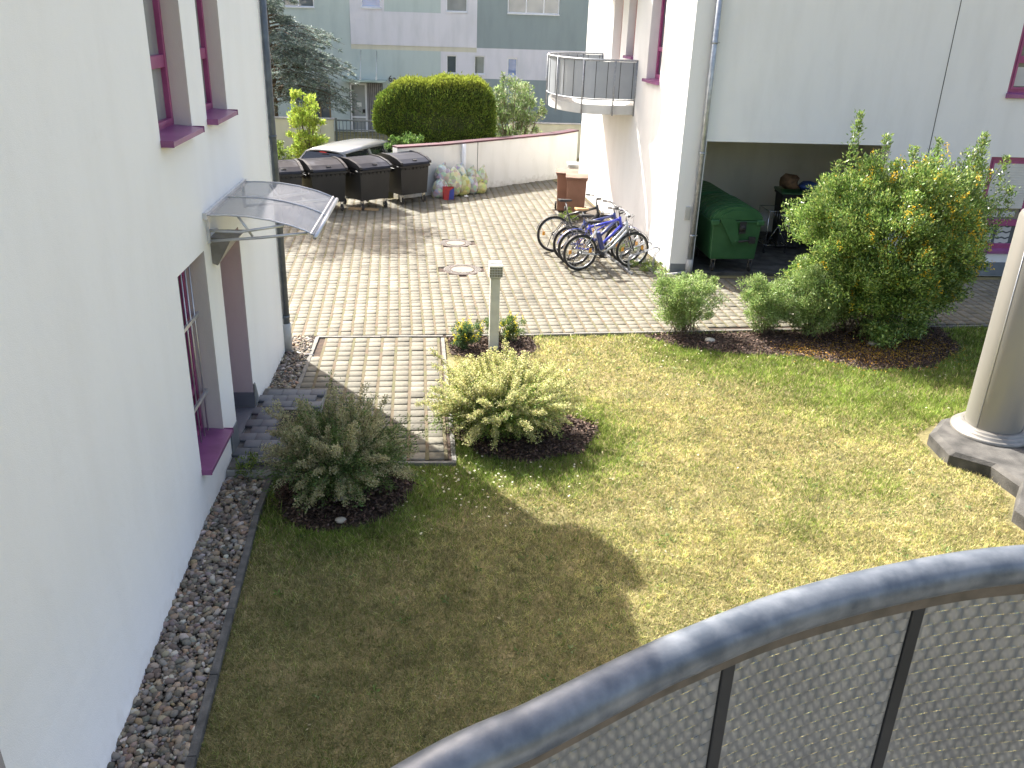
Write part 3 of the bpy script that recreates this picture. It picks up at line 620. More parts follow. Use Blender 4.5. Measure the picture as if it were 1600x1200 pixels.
# canopy over the door
cz = MB(); cz.T = TL
prof = [(0.0, 2.645), (.2, 2.65), (.4, 2.64), (.6, 2.61), (.8, 2.56), (.92, 2.515), (1.0, 2.475)]
for (p0, p1) in zip(prof[:-1], prof[1:]):
    cz.quad((8.17, p0[0], p0[1]), (9.86, p0[0], p0[1]), (9.86, p1[0], p1[1]), (8.17, p1[0], p1[1])); cz.quad((8.17, p0[0], p0[1] + .006), (9.86, p0[0], p0[1] + .006), (9.86, p1[0], p1[1] + .006), (8.17, p1[0], p1[1] + .006))
M['acrylic'] = clear_mat('clear_acrylic_sheet', (.62, .63, .65), .34, .12)
co = cz.build('canopy', 'acrylic', LH, label='arched clear acrylic canopy over the door')
cf = MB(); cf.T = TL
for y in (8.17, 9.015, 9.86): cf.tube([(y, p[0], p[1] + .009) for p in prof], .008, 6)
cf.bb(8.14, 9.89, .0, .035, 2.62, 2.68); cf.tube([(8.14, 1.01, 2.47), (9.89, 1.01, 2.47)], .022, 10); cf.bb(8.14, 9.89, .965, .98, 2.495, 2.508); cf.build('canopy_frame', 'alu', co)
for y in (8.22, 9.80):
    cb = MB(); cb.T = TL; cb.bb(y - .015, y + .015, .0, .03, 2.38, 2.62); cb.tube([(y, .02, 2.50), (y, .3, 2.49), (y, .72, 2.56)], .014, 8); cb.tube([(y, .02, 2.40), (y, .5, 2.44), (y, .93, 2.49)], .014, 8); cb.tube([(y, .3, 2.64), (y, .42, 2.45)], .012, 8)
    cb.build('canopy_bracket', 'alu', co)
wl = MB(); wl.T = TL
wl.add([(8.3, 0, 2.40), (8.62, 0, 2.40), (8.62, .24, 2.40), (8.3, .20, 2.40), (8.3, 0, 2.16), (8.62, 0, 2.20), (8.62, .05, 2.16), (8.3, .05, 2.14)], [(0, 1, 2, 3), (0, 3, 7, 4), (3, 2, 6, 7), (1, 5, 6, 2), (4, 7, 6, 5)])
wl.bb(8.29, 8.63, 0, .26, 2.403, 2.415)
wl.build('wall_lamp', 'dull_steel', LH, label='wedge shaped metal lamp under the canopy', bevel=.003)
dp = MB(); dp.T = Matrix.Translation((0, -7.5, 0)); dp.tube([(.03, 11.528, .42), (.03, 11.528, 6.3)], .056, 16); 
for z in (.5, 2.9, 4.9): dp.tube([(.03, 11.528, z), (.03, 11.528, z + .035)], .062, 16)
dpo = dp.build('downpipe', 'zinc', LH, label='dark zinc downpipe at the corner')
dq = MB(); dq.T = Matrix.Translation((0, -7.5, 0)); dq.tube([(.03, 11.528, -.02), (.03, 11.528, .42)], .066, 16); dq.tube([(.06, 11.5, .02), (.22, 11.44, .0), (.40, 11.38, -.0)], .018, 8); dq.build('pipe_foot', 'grey_plastic', dpo)
# doorstep: anthracite pavers, grate and a concrete rim
STEP = [(-2.62, 7.98), (-1.52, 7.98), (-1.52, 10.02), (-2.62, 10.02)]
ds = thing('doorstep', 'raised dark grey paved doorstep with a grating, in front of the left door', 'doorstep', (-2.0, 9, 0))
b = MB(); b.T = Matrix.Translation((2, -9, 0)); b.bb(-2.245, -1.5, 7.96, 10.04, -.05, .088); b.bb(-2.52, -2.25, 8.58, 9.44, -.05, .088); b.build('base', 'concrete', ds, bevel=.008)
b = MB(); b.T = Matrix.Translation((2, -9, 0)); b.quad((-2.24, 7.97, .093), (-1.505, 7.97, .093), (-1.505, 10.03, .093), (-2.24, 10.03, .093)); b.build('bedding', 'kerb_dark', ds)
po = pavers('paving', [(-2.24, 7.97), (-1.5, 7.97), (-1.5, 10.03), (-2.24, 10.03)], 0, .17, .17, .004, .004, .03, 'paver_dark', (-2.0, 9.0), .122, (), jit=.001, run=.5, chm=.0025, sand=False)
del po['kind']; po.parent = ds; po.location = (2, -9, 0)
b = MB(); b.T = Matrix.Translation((2, -9, 0))
for i in range(21): b.bb(-1.88, -1.56, 8.68 + i * .031, 8.692 + i * .031, .128, .140)
b.bb(-1.89, -1.55, 8.66, 9.34, .124, .1275); b.bb(-1.89, -1.88, 8.66, 9.34, .1275, .141); b.bb(-1.56, -1.55, 8.66, 9.34, .1275, .141); b.build('grate', 'dark_steel', ds)
b = MB(); b.T = Matrix.Translation((2, -9, 0)); b.bb(-2.51, -2.252, 8.58, 9.42, .088, .118); b.build('threshold', 'paver_dark', ds)

# ---- right house
RX, RY = 4.19, 15.78
RH = thing('apartment_house', 'white rendered house on the right with an open garage bay and a rounded metal balcony', 'house', (RX, RY, 0))
TF = frame_T((0, 0, 0), (1, 0, 0), (0, -1, 0)); RHH = 6.25
mb = MB(); mb.T = TF
wallgrid(mb, 0, 12, 0, RHH, [(.45, 3.87, -.01, 2.42, .3), (5.83, 8.5, .5, 2.26, .14), (5.82, 8.5, 3.36, 4.75, .14)], .14, mr=0)
US = Vector((-.083, 1, 0)).normalized(); NS = Vector((-1, -.083, 0)).normalized(); TS = frame_T((0, 0, 0), US, NS)
mb.T = TS
yl = lambda y: (y - 15.78) / US.y
wallgrid(mb, 0, yl(23.7), 0, RHH, [(yl(20.42), yl(21.15), 2.72, 4.9, .25), (yl(19.35), yl(19.95), 3.62, 4.9, .22), (yl(17.42), yl(18.3), 3.27, 4.9, .24)], .22, mr=0)
mb.T = Matrix.Identity(4); e = US * yl(23.7); mb.quad((e.x, e.y, 0), (12, e.y, 0), (12, e.y, RHH), (e.x, e.y, RHH)); mb.quad((12, 0, 0), (12, e.y, 0), (12, e.y, RHH), (12, 0, RHH))
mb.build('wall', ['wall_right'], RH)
b = MB(); pass
b.quad((.45, .3, 0), (.45, 3.3, 0), (.45, 3.3, 2.42), (.45, .3, 2.42)); b.quad((.45, 3.3, 0), (4.6, 3.3, 0), (4.6, 3.3, 2.42), (.45, 3.3, 2.42)); b.quad((3.87, .3, 0), (3.87, .3, 2.42), (4.6, 1.2, 2.42), (4.6, 1.2, 0)); b.quad((4.6, 1.2, 0), (4.6, 1.2, 2.42), (4.6, 3.3, 2.42), (4.6, 3.3, 0)); b.quad((.45, .3, 2.42), (.45, 3.3, 2.42), (4.6, 3.3, 2.42), (4.6, 1.2, 2.42), (3.87, .3, 2.42))
b.build('garage_bay', 'garage', RH)
b = MB(); b.bb(.45, 4.6, -.12, 3.3, -.06, .03); b.build('bay_floor', 'dark_concrete', RH)
b = MB(); b.prism([(-.05, -.12), (12.1, -.12), (12.1, e.y + .1), (e.x - .15, e.y + .1)], RHH + .002, RHH + .12); b.build('roof', 'roof', RH)
b = MB(); b.bb(.02, .43, -.012, -.002, 0, .16); b.bb(3.88, 12, -.014, -.002, 0, .27); b.build('plinth', 'plinth', RH)
b = MB(); b.bb(4.595, 4.607, -.004, -.001, .27, RHH - .01); b.build('expansion_joint', 'dark_steel', RH)
wl_ = window(RH, TF, 5.83, 8.5, .5, 2.26, -.06, .08, (6.75,), ((1.03, .12),), 'purple', 'glass', sill=(.05, .05))
c_ = MB(); c_.T = TF; c_.bb(5.93, 6.70, -.085, -.064, 1.30, 2.17)
for i in range(18): c_.bb(5.93, 6.70, -.062, -.050, 1.31 + i * .048, 1.31 + i * .048 + .036)
c_.build('shutter', 'shutter', wl_)
c_ = MB(); c_.T = TF; c_.bb(6.8, 7.6, -.085, -.07, 1.30, 2.17); c_.build('shutter', 'shutter', wl_)
# wavy privacy film behind the lower panes
for z0, z1 in ((.62, .96), (1.12, 1.27)):
    for (xa, xb) in ((5.95, 6.28), (6.34, 6.62)):
        fm = MB(); fm.T = TF; nrow = 3 if z0 < 1 else 1
        for r in range(nrow):
            zz = z0 + (z1 - z0) * (r + .1) / nrow; hh = (z1 - z0) / nrow * .72
            n = 10
            for i in range(n):
                a0, a1 = xa + (xb - xa) * i / n, xa + (xb - xa) * (i + 1) / n; w0, w1 = .012 * math.sin(a0 * 42), .012 * math.sin(a1 * 42)
                fm.quad((a0, -.088, zz + w0), (a1, -.088, zz + w1), (a1, -.088, zz + hh + w1), (a0, -.088, zz + hh + w0))
        fm.build('window_film', 'curtain', wl_)
wu = window(RH, TF, 5.82, 8.5, 3.36, 4.75, -.06, .08, (6.9,), ((3.95, .12),), 'purple', 'glass', sill=(.05, .06))
c_ = MB(); c_.T = TF; c_.bb(5.95, 6.4, -.10, -.09, 3.5, 3.82); c_.build('curtain', 'curtain', wu)
window(RH, TS, yl(20.42), yl(21.15), 2.72, 4.9, -.19, .07, (), (), 'redbrown', 'glass')
window(RH, TS, yl(19.35), yl(19.95), 3.62, 4.9, -.16, .06, (), (), 'redbrown', 'glass', sill=(.05, .03))
window(RH, TS, yl(17.42), yl(18.3), 3.27, 4.9, -.18, .07, (), ((3.85, .08),), 'purple', 'glass', sill=(.08, .035))
b = MB(); b.tube([(.36, -.07, .26), (.36, -.07, 5.9)], .05, 16)
for z in (.7, 2.2, 4.05): b.tube([(.36, -.07, z), (.36, -.07, z + .04)], .057, 16); b.bb(.41, .45, -.075, -.06, z + .01, z + .03); b.bb(.35, .37, -.03, 0, z + .01, z + .03)
dpo = b.build('downpipe', 'zinc_light', RH, label='galvanised downpipe on the garage corner')
b = MB(); b.tube([(.36, -.07, -.02), (.36, -.07, .27)], .066, 16); b.tube([(.34, -.09, .03), (.1, -.17, .01), (-.12, -.2, .0)], .025, 10); b.build('pipe_foot', 'grey_plastic', dpo)
b = MB(); b.bb(.19, .28, -.03, -.001, 1.0, 1.24); b.bb(.2, .27, -.036, -.03, 1.13, 1.22); b.bb(.2, .27, -.036, -.03, 1.02, 1.11); b.build('socket_box', 'grey_plastic', RH, bevel=.004)
# balcony, plan curve bulging from the side wall
def balcony(name, zs, parent):
    sa = yl(19.0); sb = yl(21.85); L = sb - sa
    plan = [(sa, .0), (sa, .45), (sa + .05, .85), (sa + .30, 1.18), (sa + .75, 1.42), (sa + L / 2, 1.52), (sb - .75, 1.42), (sb - .30, 1.18), (sb - .05, .85), (sb, .45), (sb, .0)]
    cv = [tuple(p) for p in catmull(plan, 5)]
    s = MB(); s.T = TS; s.prism([(a, b_) for a, b_ in cv][::-1], zs, zs + .19); sl = s.build('balcony', 'slab', parent, label=name, bevel=.006)
    def off(k): 
        c = [(sa + L / 2, .5)] ; return [((p[0] - c[0][0]) * k + c[0][0], max(0, p[1] * k)) for p in cv]
    o2 = off(1.03); r = MB(); r.T = TS
    r.tube([(p[0], p[1], zs + 1.08) for p in o2], .022, 8); r.tube([(p[0], p[1], zs + .30) for p in o2], .014, 8)
    for i in (0, 5, 13, 21, 29, 37, 45, 50):
        i = min(i, len(o2) - 1); r.tube([(o2[i][0], o2[i][1] + .01, zs - .02), (o2[i][0], o2[i][1] + .01, zs + 1.08)], .017, 8)
    r.build('railing', 'galv', sl)
    q = MB(); q.T = TS; n = len(o2)
    for i in range(n - 1):
        a, b_ = o2[i], o2[i + 1]
        q.quad((a[0], a[1] - .012, zs + .32), (b_[0], b_[1] - .012, zs + .32), (b_[0], b_[1] - .012, zs + 1.05), (a[0], a[1] - .012, zs + 1.05))
        if i % 3 == 1: q.tube([(a[0], a[1] - .010, zs + .32), (a[0], a[1] - .010, zs + 1.05)], .006, 5, mi=1)
    q.build('infill_panels', [M['infill'], 'dark_steel'], sl)
M['infill'] = mat('galvanised_infill_sheet', (0.25, 0.275, 0.305), (0.30, 0.325, 0.355), 2, 0.5, 0.2)
balcony('rounded balcony with grey metal sheet railing', 2.5, RH)
balcony('upper rounded balcony above the frame', 5.3, RH)

# ---- grey apartment block at the back
GY = 39.0; GB = thing('apartment_block', 'pale green and lavender apartment block across the back with entrance number 6a', 'apartment block', (0, GY, -.6))
TG = frame_T((0, 0, .6), (1, 0, 0), (0, -1, 0))
ops = [(-.07, .38, 1.88, 2.62), (1.1, 1.56, 1.88, 2.62), (2.5, 2.93, 1.84, 2.58), (4.15, 4.55, 1.84, 2.58), (-3.55, -2.72, 4.33, 5.6), (-.08, .8, 4.28, 5.6), (2.45, 4.6, 4.3, 5.6), (-6.7, -5.42, 4.27, 5.6), (-5.9, -4.95, -.3, 1.55), (-4.15, -2.75, -.6, 1.42)]
def region(x0, x1, z0, z1): return [(max(a, x0), min(b_, x1), max(c, z0), min(d, z1), .12) for a, b_, c, d in ops if a < x1 and b_ > x0 and c < z1 and d > z0]
regs = [(-16, -4.0, 2.93, 8, 1), (-16, -4.0, -.6, 2.93, 1), (-4.0, 1.2, 2.93, 4.22, 0), (-4, -.9 - 1.7, 4.22, 8, 0), (-2.6, -.3, 4.22, 8, 1), (-.3, 1.2, 4.22, 8, 0), (-4, 1.2, 2.75, 2.93, 3), (-4, -.3, -.6, 2.75, 1), (-.3, 9, 1.72, 2.93, 0), (-.3, 9, -.6, 1.72, 2), (1.2, 9, 2.93, 8, 2)]
mb = MB()
for (x0, x1, z0, z1, mi) in regs:
    if x1 == 9 and z1 == 2.93 and x0 == -.3: x0r = -.3
    off_ = {(-4.0, 1.2, 2.93, 4.22, 0): .03}.get((x0, x1, z0, z1, mi), 0)
    if (x0, z0) == (-.3, 1.72): 
        for (xa, xb, za, zb) in ((-.3, 1.2, 1.72, 2.75), (1.2, 9, 1.72, 2.93)):
            mb.T = TG; wallgrid(mb, xa, xb, za, zb, region(xa, xb, za, zb), .12, mi=0, mr=0)
        continue
    mb.T = TG @ Matrix.Translation((0, off_, 0)); wallgrid(mb, x0, x1, z0, z1, region(x0, x1, z0, z1), .12, mi=mi, mr=mi)
mb.T = TG; mb.quad((-16, 0, -.6), (-16, -12, -.6), (-16, -12, 8), (-16, 0, 8)); mb.quad((9, 0, -.6), (9, -12, -.6), (9, -12, 8), (9, 0, 8)); mb.quad((-16, -12, -.6), (9, -12, -.6), (9, -12, 8), (-16, -12, 8))
mb.build('wall', ['lav', 'green_grey', 'teal_grey', 'cream_wall'], GB)
b = MB(); b.T = TG; b.bb(-16.2, 9.2, -12, .25, 8.003, 8.2); b.build('roof', 'roof', GB)
for i, (a, b_, c, d) in enumerate(ops[:8]):
    gm = ['glass', 'glass_grey', 'glass_blue', 'glass_blue', 'glass_blue', 'glass_grey', 'glass_grey', 'glass'][i]
    window(GB, TG, a, b_, c, d, -.05, .05, ((a + (b_ - a) * .36, a + (b_ - a) * .7) if i in (6,) else ((a + b_) / 2,) if i == 7 else ()), (), 'white_frame', gm, .05, sill=(.05, .03), sillmat='white_frame', sash=False)
window(GB, TG, -5.9, -4.95, -.3, 1.55, -.05, .07, (-5.4,), ((.55, .08),), 'wood', 'glass', .05, sash=False)
b = MB(); b.T = TG
b.bb(-4.13, -4.06, -.1, -.03, -.6, 1.4); b.bb(-3.5, -3.42, -.1, -.03, -.6, 1.4); b.bb(-4.06, -3.5, -.1, -.03, 1.32, 1.4); b.bb(-4.06, -3.5, -.1, -.03, -.02, .06); b.bb(-4.06, -3.5, -.1, -.03, -.6, -.5)
do = b.build('door', 'white_frame', GB)
b = MB(); b.T = TG; b.bb(-4.06, -3.5, -.08, -.06, -.5, 1.32); b.build('pane', 'glass_grey', do)
b = MB(); b.T = TG; b.bb(-3.86, -3.66, -.058, -.054, .45, .62); b.build('notice', 'sticker', do)
b = MB(); b.T = TG; b.bb(-3.62, -3.5, -.029, -.015, .2, .35); b.build('lock_box', 'dark_steel', do)
b = MB(); b.T = TG; b.bb(-4.15, -2.75, -.16, -.125, -.6, 1.42); b.build('entrance_backing', 'dark_steel', GB)  # dark backing added behind door and slats to block light from inside
b = MB(); b.T = TG
for i in range(8): b.bb(-3.40 + i * .08, -3.345 + i * .08, -.1, -.04 - .02 * (i % 2), -.6, 1.4)
b.build('slatted_panel', 'slats', GB, label='vertical grey slats beside the entrance door') 
b = MB(); b.T = TG; b.bb(-4.35, -2.55, .0, .85, 1.55, 1.57); b.bb(-4.35, -2.55, .83, .87, 1.52, 1.6)
gcan = b.build('glass_canopy', clear_mat('greenish_glass', (.45, .56, .53), .85, .1), GB)
for x in (-3.6, -2.95): b = MB(); b.T = TG; b.tube([(x, .01, 2.7), (x, .75, 1.6)], .012, 6); b.bb(x - .03, x + .03, .72, .8, 1.57, 1.72); b.build('support_rod', 'alu', gcan)
cu = bpy.data.curves.new('house_number', 'FONT'); cu.body = '6a'; cu.size = .36; cu.extrude = .01
to = bpy.data.objects.new('tmp_text', cu); COL.objects.link(to); bpy.context.view_layer.update()
me = bpy.data.meshes.new_from_object(to.evaluated_get(bpy.context.evaluated_depsgraph_get())); bpy.data.objects.remove(to)
me.materials.clear(); me.materials.append(M['letter']); no = bpy.data.objects.new('house_number', me); COL.objects.link(no); no.parent = GB; no.location = (-2.50, -.02, .6 + 1.50); no.rotation_euler = (rad(90), 0, 0)
# ---- garden walls, gate
def wallpoly(b, pts, z0, z1, th, mi=0, ztops=None):
    for i, ((x0, y0), (x1, y1)) in enumerate(zip(pts[:-1], pts[1:])):
        d = Vector((x1 - x0, y1 - y0)).normalized(); nx, ny = -d.y * th, d.x * th
        za, zb = (ztops[i], ztops[i + 1]) if ztops else (z1, z1)
        b.add([(x0, y0, z0), (x1, y1, z0), (x1 + nx, y1 + ny, z0), (x0 + nx, y0 + ny, z0), (x0, y0, za), (x1, y1, zb), (x1 + nx, y1 + ny, zb), (x0 + nx, y0 + ny, za)], [(0, 3, 2, 1), (4, 5, 6, 7), (0, 1, 5, 4), (1, 2, 6, 5), (2, 3, 7, 6), (3, 0, 4, 7)], mi)
WP = [(-1.25, 22.25), (-.1, 22.93), (.79, 23.64), (3.14, 25.52), (3.85, 26.4)]
gw = thing('garden_wall', 'low white rendered garden wall with a maroon coping behind the rubbish bags', 'wall', (.8, 23.7, 0))
b = MB(); b.T = Matrix.Translation((-.8, -23.7, 0)); wallpoly(b, WP, -.6, 1.22, .24); b.build('masonry', 'garden_wall', gw)
b = MB(); b.T = Matrix.Translation((-.8, -23.7, 0)); wallpoly(b, [(x + .015, y - .02) for x, y in WP], 1.222, 1.262, .30); b.build('coping', 'coping', gw)
b = MB(); b.T = Matrix.Translation((-.8, -23.7, 0)); b.tube([(.42, 23.28, .0), (.42, 23.28, 1.22)], .06, 12); b.build('drain_pipe', 'white_frame', gw)
b = MB(); b.T = Matrix.Translation((-.8, -23.7, 0)); b.tube([(.80, 23.64, .3), (.79, 23.632, .75), (.80, 23.64, 1.22)], .006, 5); b.build('crack', 'dark_steel', gw)
cw = thing('garden_wall', 'cream garden wall with a pale cap left of the metal gate', 'wall', (-5.5, 31, -.6))
b = MB(); b.bb(-5.5, 1.62, 0, .25, 0, 1.42); b.build('masonry', 'cream_wall', cw); b = MB(); b.bb(-5.5, 1.66, -.03, .28, 1.422, 1.47); b.build('coping', 'concrete', cw)
cw = thing('garden_wall', 'cream garden wall far behind the red-edged white wall, right of the lilac', 'wall', (3.5, 33, -.6))
b = MB(); b.bb(-1.3, 4, 0, .22, 0, 1.22); b.build('masonry', 'cream_wall', cw); b = MB(); b.bb(-1.32, 4, -.03, .25, 1.222, 1.26); b.build('coping', 'concrete', cw)
gt = thing('metal_gate', 'grey metal bar gate between the cream wall and the clipped hedge', 'gate', (-2.7, 31, -.6))
b = MB(); b.bb(-1.12, -1.05, -.03, .03, 0, 1.5); b.bb(1.1, 1.17, -.03, .03, 0, 1.5); b.bb(-1.05, 1.1, -.02, .02, 1.40, 1.45); b.bb(-1.05, 1.1, -.02, .02, 1.08, 1.12); b.bb(-1.05, 1.1, -.02, .02, .12, .17); b.build('frame', 'zinc', gt)
b = MB()
for i in range(17): b.tube([(-.98 + i * .123, 0, .15), (-.98 + i * .123, 0, 1.42)], .011, 6)
b.build('bars', 'zinc', gt)

# ================================================================== PLANTS
def build_leaves(name, mat_, parent, parts):
    Vs = []; Fs = []; Cs = []; k = 0
    for V, F, C in parts: Vs.append(V); Fs.append(F + k); Cs.append(C); k += len(V)
    return npmesh(name, np.concatenate(Vs), np.concatenate(Fs), mat_, parent, np.concatenate(Cs))
def stems(parent, P0, P1, r, name='stem', sag=.1, n=4):
    b = MB()
    for a, c in zip(P0, P1):
        a = Vector(a); c = Vector(c); mid = (a + c) / 2 + Vector((random.uniform(-.05, .05), random.uniform(-.05, .05), sag * (c - a).length))
        pts = [a.lerp(mid, 0), a.lerp(mid, .5).lerp(mid.lerp(c, 0), .3), mid, c]
        b.tube(pts, [r, r * .8, r * .6, r * .3], 5, caps=False)
    return b.build(name, 'bark', parent)
def leafy_bush(name, label, cat, loc, R, n_cl, n_leaf, L, Wd, cols, group=None, flower=None, bottom=.12, tips=None, dense=.75, mat_='leaf', stem_r=.012, shape=None, lean=None, cl_r=(.10, .26)):
    """crown made of leaf clumps on a lumpy shell plus an inner volume; R = (rx, ry, height)"""
    t = thing(name, label, cat, loc, 0, group); rx, ry, h = R
    d = rvec(n_cl); d[:, 2] = np.sign(d[:, 2]) * np.abs(d[:, 2]) ** .75; ww = np.sqrt(np.clip(1 - np.abs(d[:, 2]) ** 2.6, .04, 1)); d[:, :2] = unit(d[:, :2]) * ww[:, None]; d[d[:, 2] < 0, :2] *= .93
    rr = RNG.uniform(.12, 1.0, n_cl) ** .5; lump = 1 + .16 * np.sin(d[:, 0] * 5 + 1) * np.cos(d[:, 1] * 4 + 2) + RNG.normal(0, .06, n_cl)
    C = np.stack([d[:, 0] * rx, d[:, 1] * ry, bottom + h * .47 + d[:, 2] * h * .47], 1)
    C[:, :2] *= (rr * lump)[:, None]; C[:, 2] = (bottom + h * .47) + (C[:, 2] - bottom - h * .47) * rr * lump
    C[:, 2] = np.clip(C[:, 2], bottom, None)
    if shape is not None: C = shape(C)
    cr = RNG.uniform(*cl_r, n_cl)
    per = n_leaf // n_cl; idx = np.repeat(np.arange(n_cl), per); n = len(idx)
    off = rvec(n) * (RNG.random(n) ** .5)[:, None] * cr[idx][:, None]; off[:, 2] *= .85
    P = C[idx] + off; P[:, 2] = np.maximum(P[:, 2], .02)
    out = unit(P - np.array([0, 0, h * .25])); D = unit(out * .7 + rvec(n) * .8 + np.array([0, 0, .25]))
    tone = RNG.normal(1, .12, n_cl)[idx][:, None]
    cl = np.clip(palette(n, cols, .16) * tone, .004, 1)
    parts = [leaves(P, D, L * RNG.uniform(.7, 1.3, n), Wd * RNG.uniform(.7, 1.2, n), cl)]
    if tips:                                               # long upright shoots past the crown
        for (x, y, z0, z1, k) in tips:
            tt = RNG.random(k) ** .8; w_ = .07 * (1 - tt * .6); P2 = np.stack([x + RNG.normal(0, 1, k) * w_, y + RNG.normal(0, 1, k) * w_, z0 + (z1 - z0) * tt], 1)
            D2 = unit(rvec(k) * np.array([1, 1, .4]) + np.array([0, 0, .7])); parts.append(leaves(P2, D2, L * RNG.uniform(.8, 1.3, k), Wd * RNG.uniform(.8, 1.2, k), palette(k, cols, .14)))
    build_leaves('foliage', mat_, t, parts)
    if flower:
        k, fc, fs, fsel = flower; sel = RNG.integers(0, n, k * 6); sel = sel[fsel(P[sel])][:k]; out_ = unit(P[sel] - np.array([0, 0, h * .4]))
        ax = unit(rvec(len(sel)) * .6 + np.array([.1, 0, .9])); Pf = []; 
        for j in range(16): Pf.append(P[sel] + out_ * .07 + ax * (j - 8) * .011 + RNG.normal(0, fs * .5, (len(sel), 3)))
        Pf = np.concatenate(Pf); V, F, C2 = leaves(Pf, rvec(len(Pf)), fs, fs * .8, palette(len(Pf), fc, .1)); npmesh('blossom', V, F, 'petal', t, C2)
    k = min(n_cl, 46); sel = RNG.choice(n_cl, k, replace=False); base = np.stack([RNG.normal(0, rx * .16, k), RNG.normal(0, ry * .16, k), np.full(k, -.02)], 1)
    tp = C[sel].tolist(); bs = base.tolist()
    if tips: bs += [(x * .4, y * .4, .1) for x, y, *_ in tips]; tp += [(x, y, z1 - .03) for x, y, z0, z1, k in tips]
    stems(t, bs, tp, stem_r); return t
def spray_bush(name, label, loc, R, cols, fcols, n_br=210, group=None, seed=1, amount=.6, fdir=None, long_=12):
    """arching sprays, each set with small leaves and, towards its end, clusters of cream blossom"""
    t = thing(name, label, 'flowering shrub', loc, 0, group); rx, ry, h = R
    LP = []; LD = []; FP = []; FF = []; b = MB()
    for i in range(n_br):
        az = random.uniform(0, 2 * PI); el = math.asin(random.uniform(.02, 1)) ; k = random.uniform(.72, 1.03)
        if i < long_: k = random.uniform(1.1, 1.28); el = random.uniform(.25, 1.0)
        tip = Vector((rx * math.cos(az) * math.cos(el), ry * math.sin(az) * math.cos(el), h * (.16 + .84 * math.sin(el)))) * k
        base = Vector((math.cos(az) * rx * .22 * random.random(), math.sin(az) * ry * .22 * random.random(), 0)); tip += base * .6
        ctl = base.lerp(tip, .45) + Vector((0, 0, h * (.28 + .12 * random.random()) * (1 - .7 * math.sin(el))))
        pts = [base.lerp(ctl, s).lerp(ctl.lerp(tip, s), s) for s in np.linspace(0, 1, 7)]
        b.tube(pts, [.006, .0055, .005, .0045, .004, .003, .0015], 4, caps=False)
        up = tip.z / h; fl = random.random() < (amount + .3 * up); s0 = random.uniform(.42, .66)
        m_ = 95 if fl else 150
        for _ in range(m_):
            s = random.random() ** .6 * (.5 if fl else .82) + .18; p = base.lerp(ctl, s).lerp(ctl.lerp(tip, s), s); tan = (ctl.lerp(tip, s) - base.lerp(ctl, s)).normalized()
            w_ = .07 * (1.15 - s) + .02; o_ = Vector((random.gauss(0, 1), random.gauss(0, 1), random.gauss(0, 1))) * w_
            LP.append(p + o_); LD.append(tan * .9 + Vector((random.gauss(0, .6), random.gauss(0, .6), random.gauss(0, .6) + .15)))
        if fl:
            m2 = int(330 * (1 - s0) * (tip - base).length / .8); fat = random.uniform(.013, .024)
            for _ in range(m2):
                s = 1 - (1 - s0) * random.random(); p = base.lerp(ctl, s).lerp(ctl.lerp(tip, s), s); q = p + Vector((random.gauss(0, fat), random.gauss(0, fat), random.gauss(0, fat * .8) + .008))
                for _ in range(2): FP.append(q + Vector((random.gauss(0, .006), random.gauss(0, .006), random.gauss(0, .006)))); FF.append(Vector((random.gauss(0, 1), random.gauss(0, 1), random.gauss(.6, 1))))
    LP = np.array(LP); LD = np.array(LD); n = len(LP); LP[:, 2] = np.maximum(LP[:, 2], .01)
    b.build('stem', 'bark', t)
    V, F, C = leaves(LP, LD, RNG.uniform(.022, .04, n), RNG.uniform(.008, .014, n), palette(n, cols, .18)); npmesh('foliage', V, F, 'leaf', t, C)
    FP = np.array(FP); FP[:, 2] = np.maximum(FP[:, 2], .02); n = len(FP); V, F, C = leaves(FP, np.array(FF), RNG.uniform(.013, .021, n), RNG.uniform(.011, .017, n), palette(n, fcols, .1), fold=.4); npmesh('blossom', V, F, 'petal', t, C); return t
G1 = [(.19, .28, .06), (.25, .36, .08), (.31, .41, .10), (.14, .21, .06)]
spray_bush('flowering_bush', 'shaded bush with arching cream flower sprays beside the doorstep', (-1.06, 7.72, 0), (.78, .72, 1.0), [(.10, .16, .05), (.14, .21, .06), (.17, .25, .08)], [(.50, .47, .27), (.42, .42, .22), (.58, .54, .34)], 270, 'cream flowering bushes by the path', amount=.35)
spray_bush('flowering_bush', 'sunlit round bush covered in cream blossom in front of the bollard lamp', (.64, 9.0, 0), (.88, .74, .98), G1, [(.68, .64, .32), (.58, .58, .25), (.74, .70, .40), (.44, .50, .18)], 340, 'cream flowering bushes by the path', amount=.72)
GL = [(.10, .17, .04), (.15, .24, .06), (.20, .30, .09), (.26, .36, .13), (.07, .12, .03)]
def shp(C):
    C = C.copy(); C[:, 0] += .05 * C[:, 2]; return C
leafy_bush('forsythia', 'big forsythia bush, taller than the others, with leftover yellow blossom', 'shrub', (6.60, 12.5, 0), (1.50, 1.12, 2.72), 620, 150000, .052, .022, [(.14, .23, .05), (.21, .33, .07), (.30, .42, .11), (.10, .17, .04), (.38, .45, .12)],
           flower=(560, [(.85, .56, .04), (.88, .64, .08), (.75, .46, .04)], .027, lambda p: (p[:, 2] > 1.0 + .5 * RNG.random(len(p))) & (p[:, 0] > -.9 + 1.3 * RNG.random(len(p))) | (RNG.random(len(p)) < .10)), bottom=.1,
           tips=[(-.62, .3, 2.3, 3.28, 420), (-.2, .2, 2.3, 2.98, 260), (1.15, 0, 2.2, 3.05, 420), (.55, .1, 2.3, 2.95, 260), (-.95, 0, 2.0, 2.62, 220), (1.5, -.1, 1.8, 2.75, 260), (1.75, 0, 1.7, 2.3, 200), (.1, -.1, 2.4, 2.85, 200)], mat_='leaf_gloss', shape=shp, cl_r=(.12, .28))
GM = [(.24, .34, .10), (.30, .42, .14), (.38, .48, .20), (.19, .27, .08)]
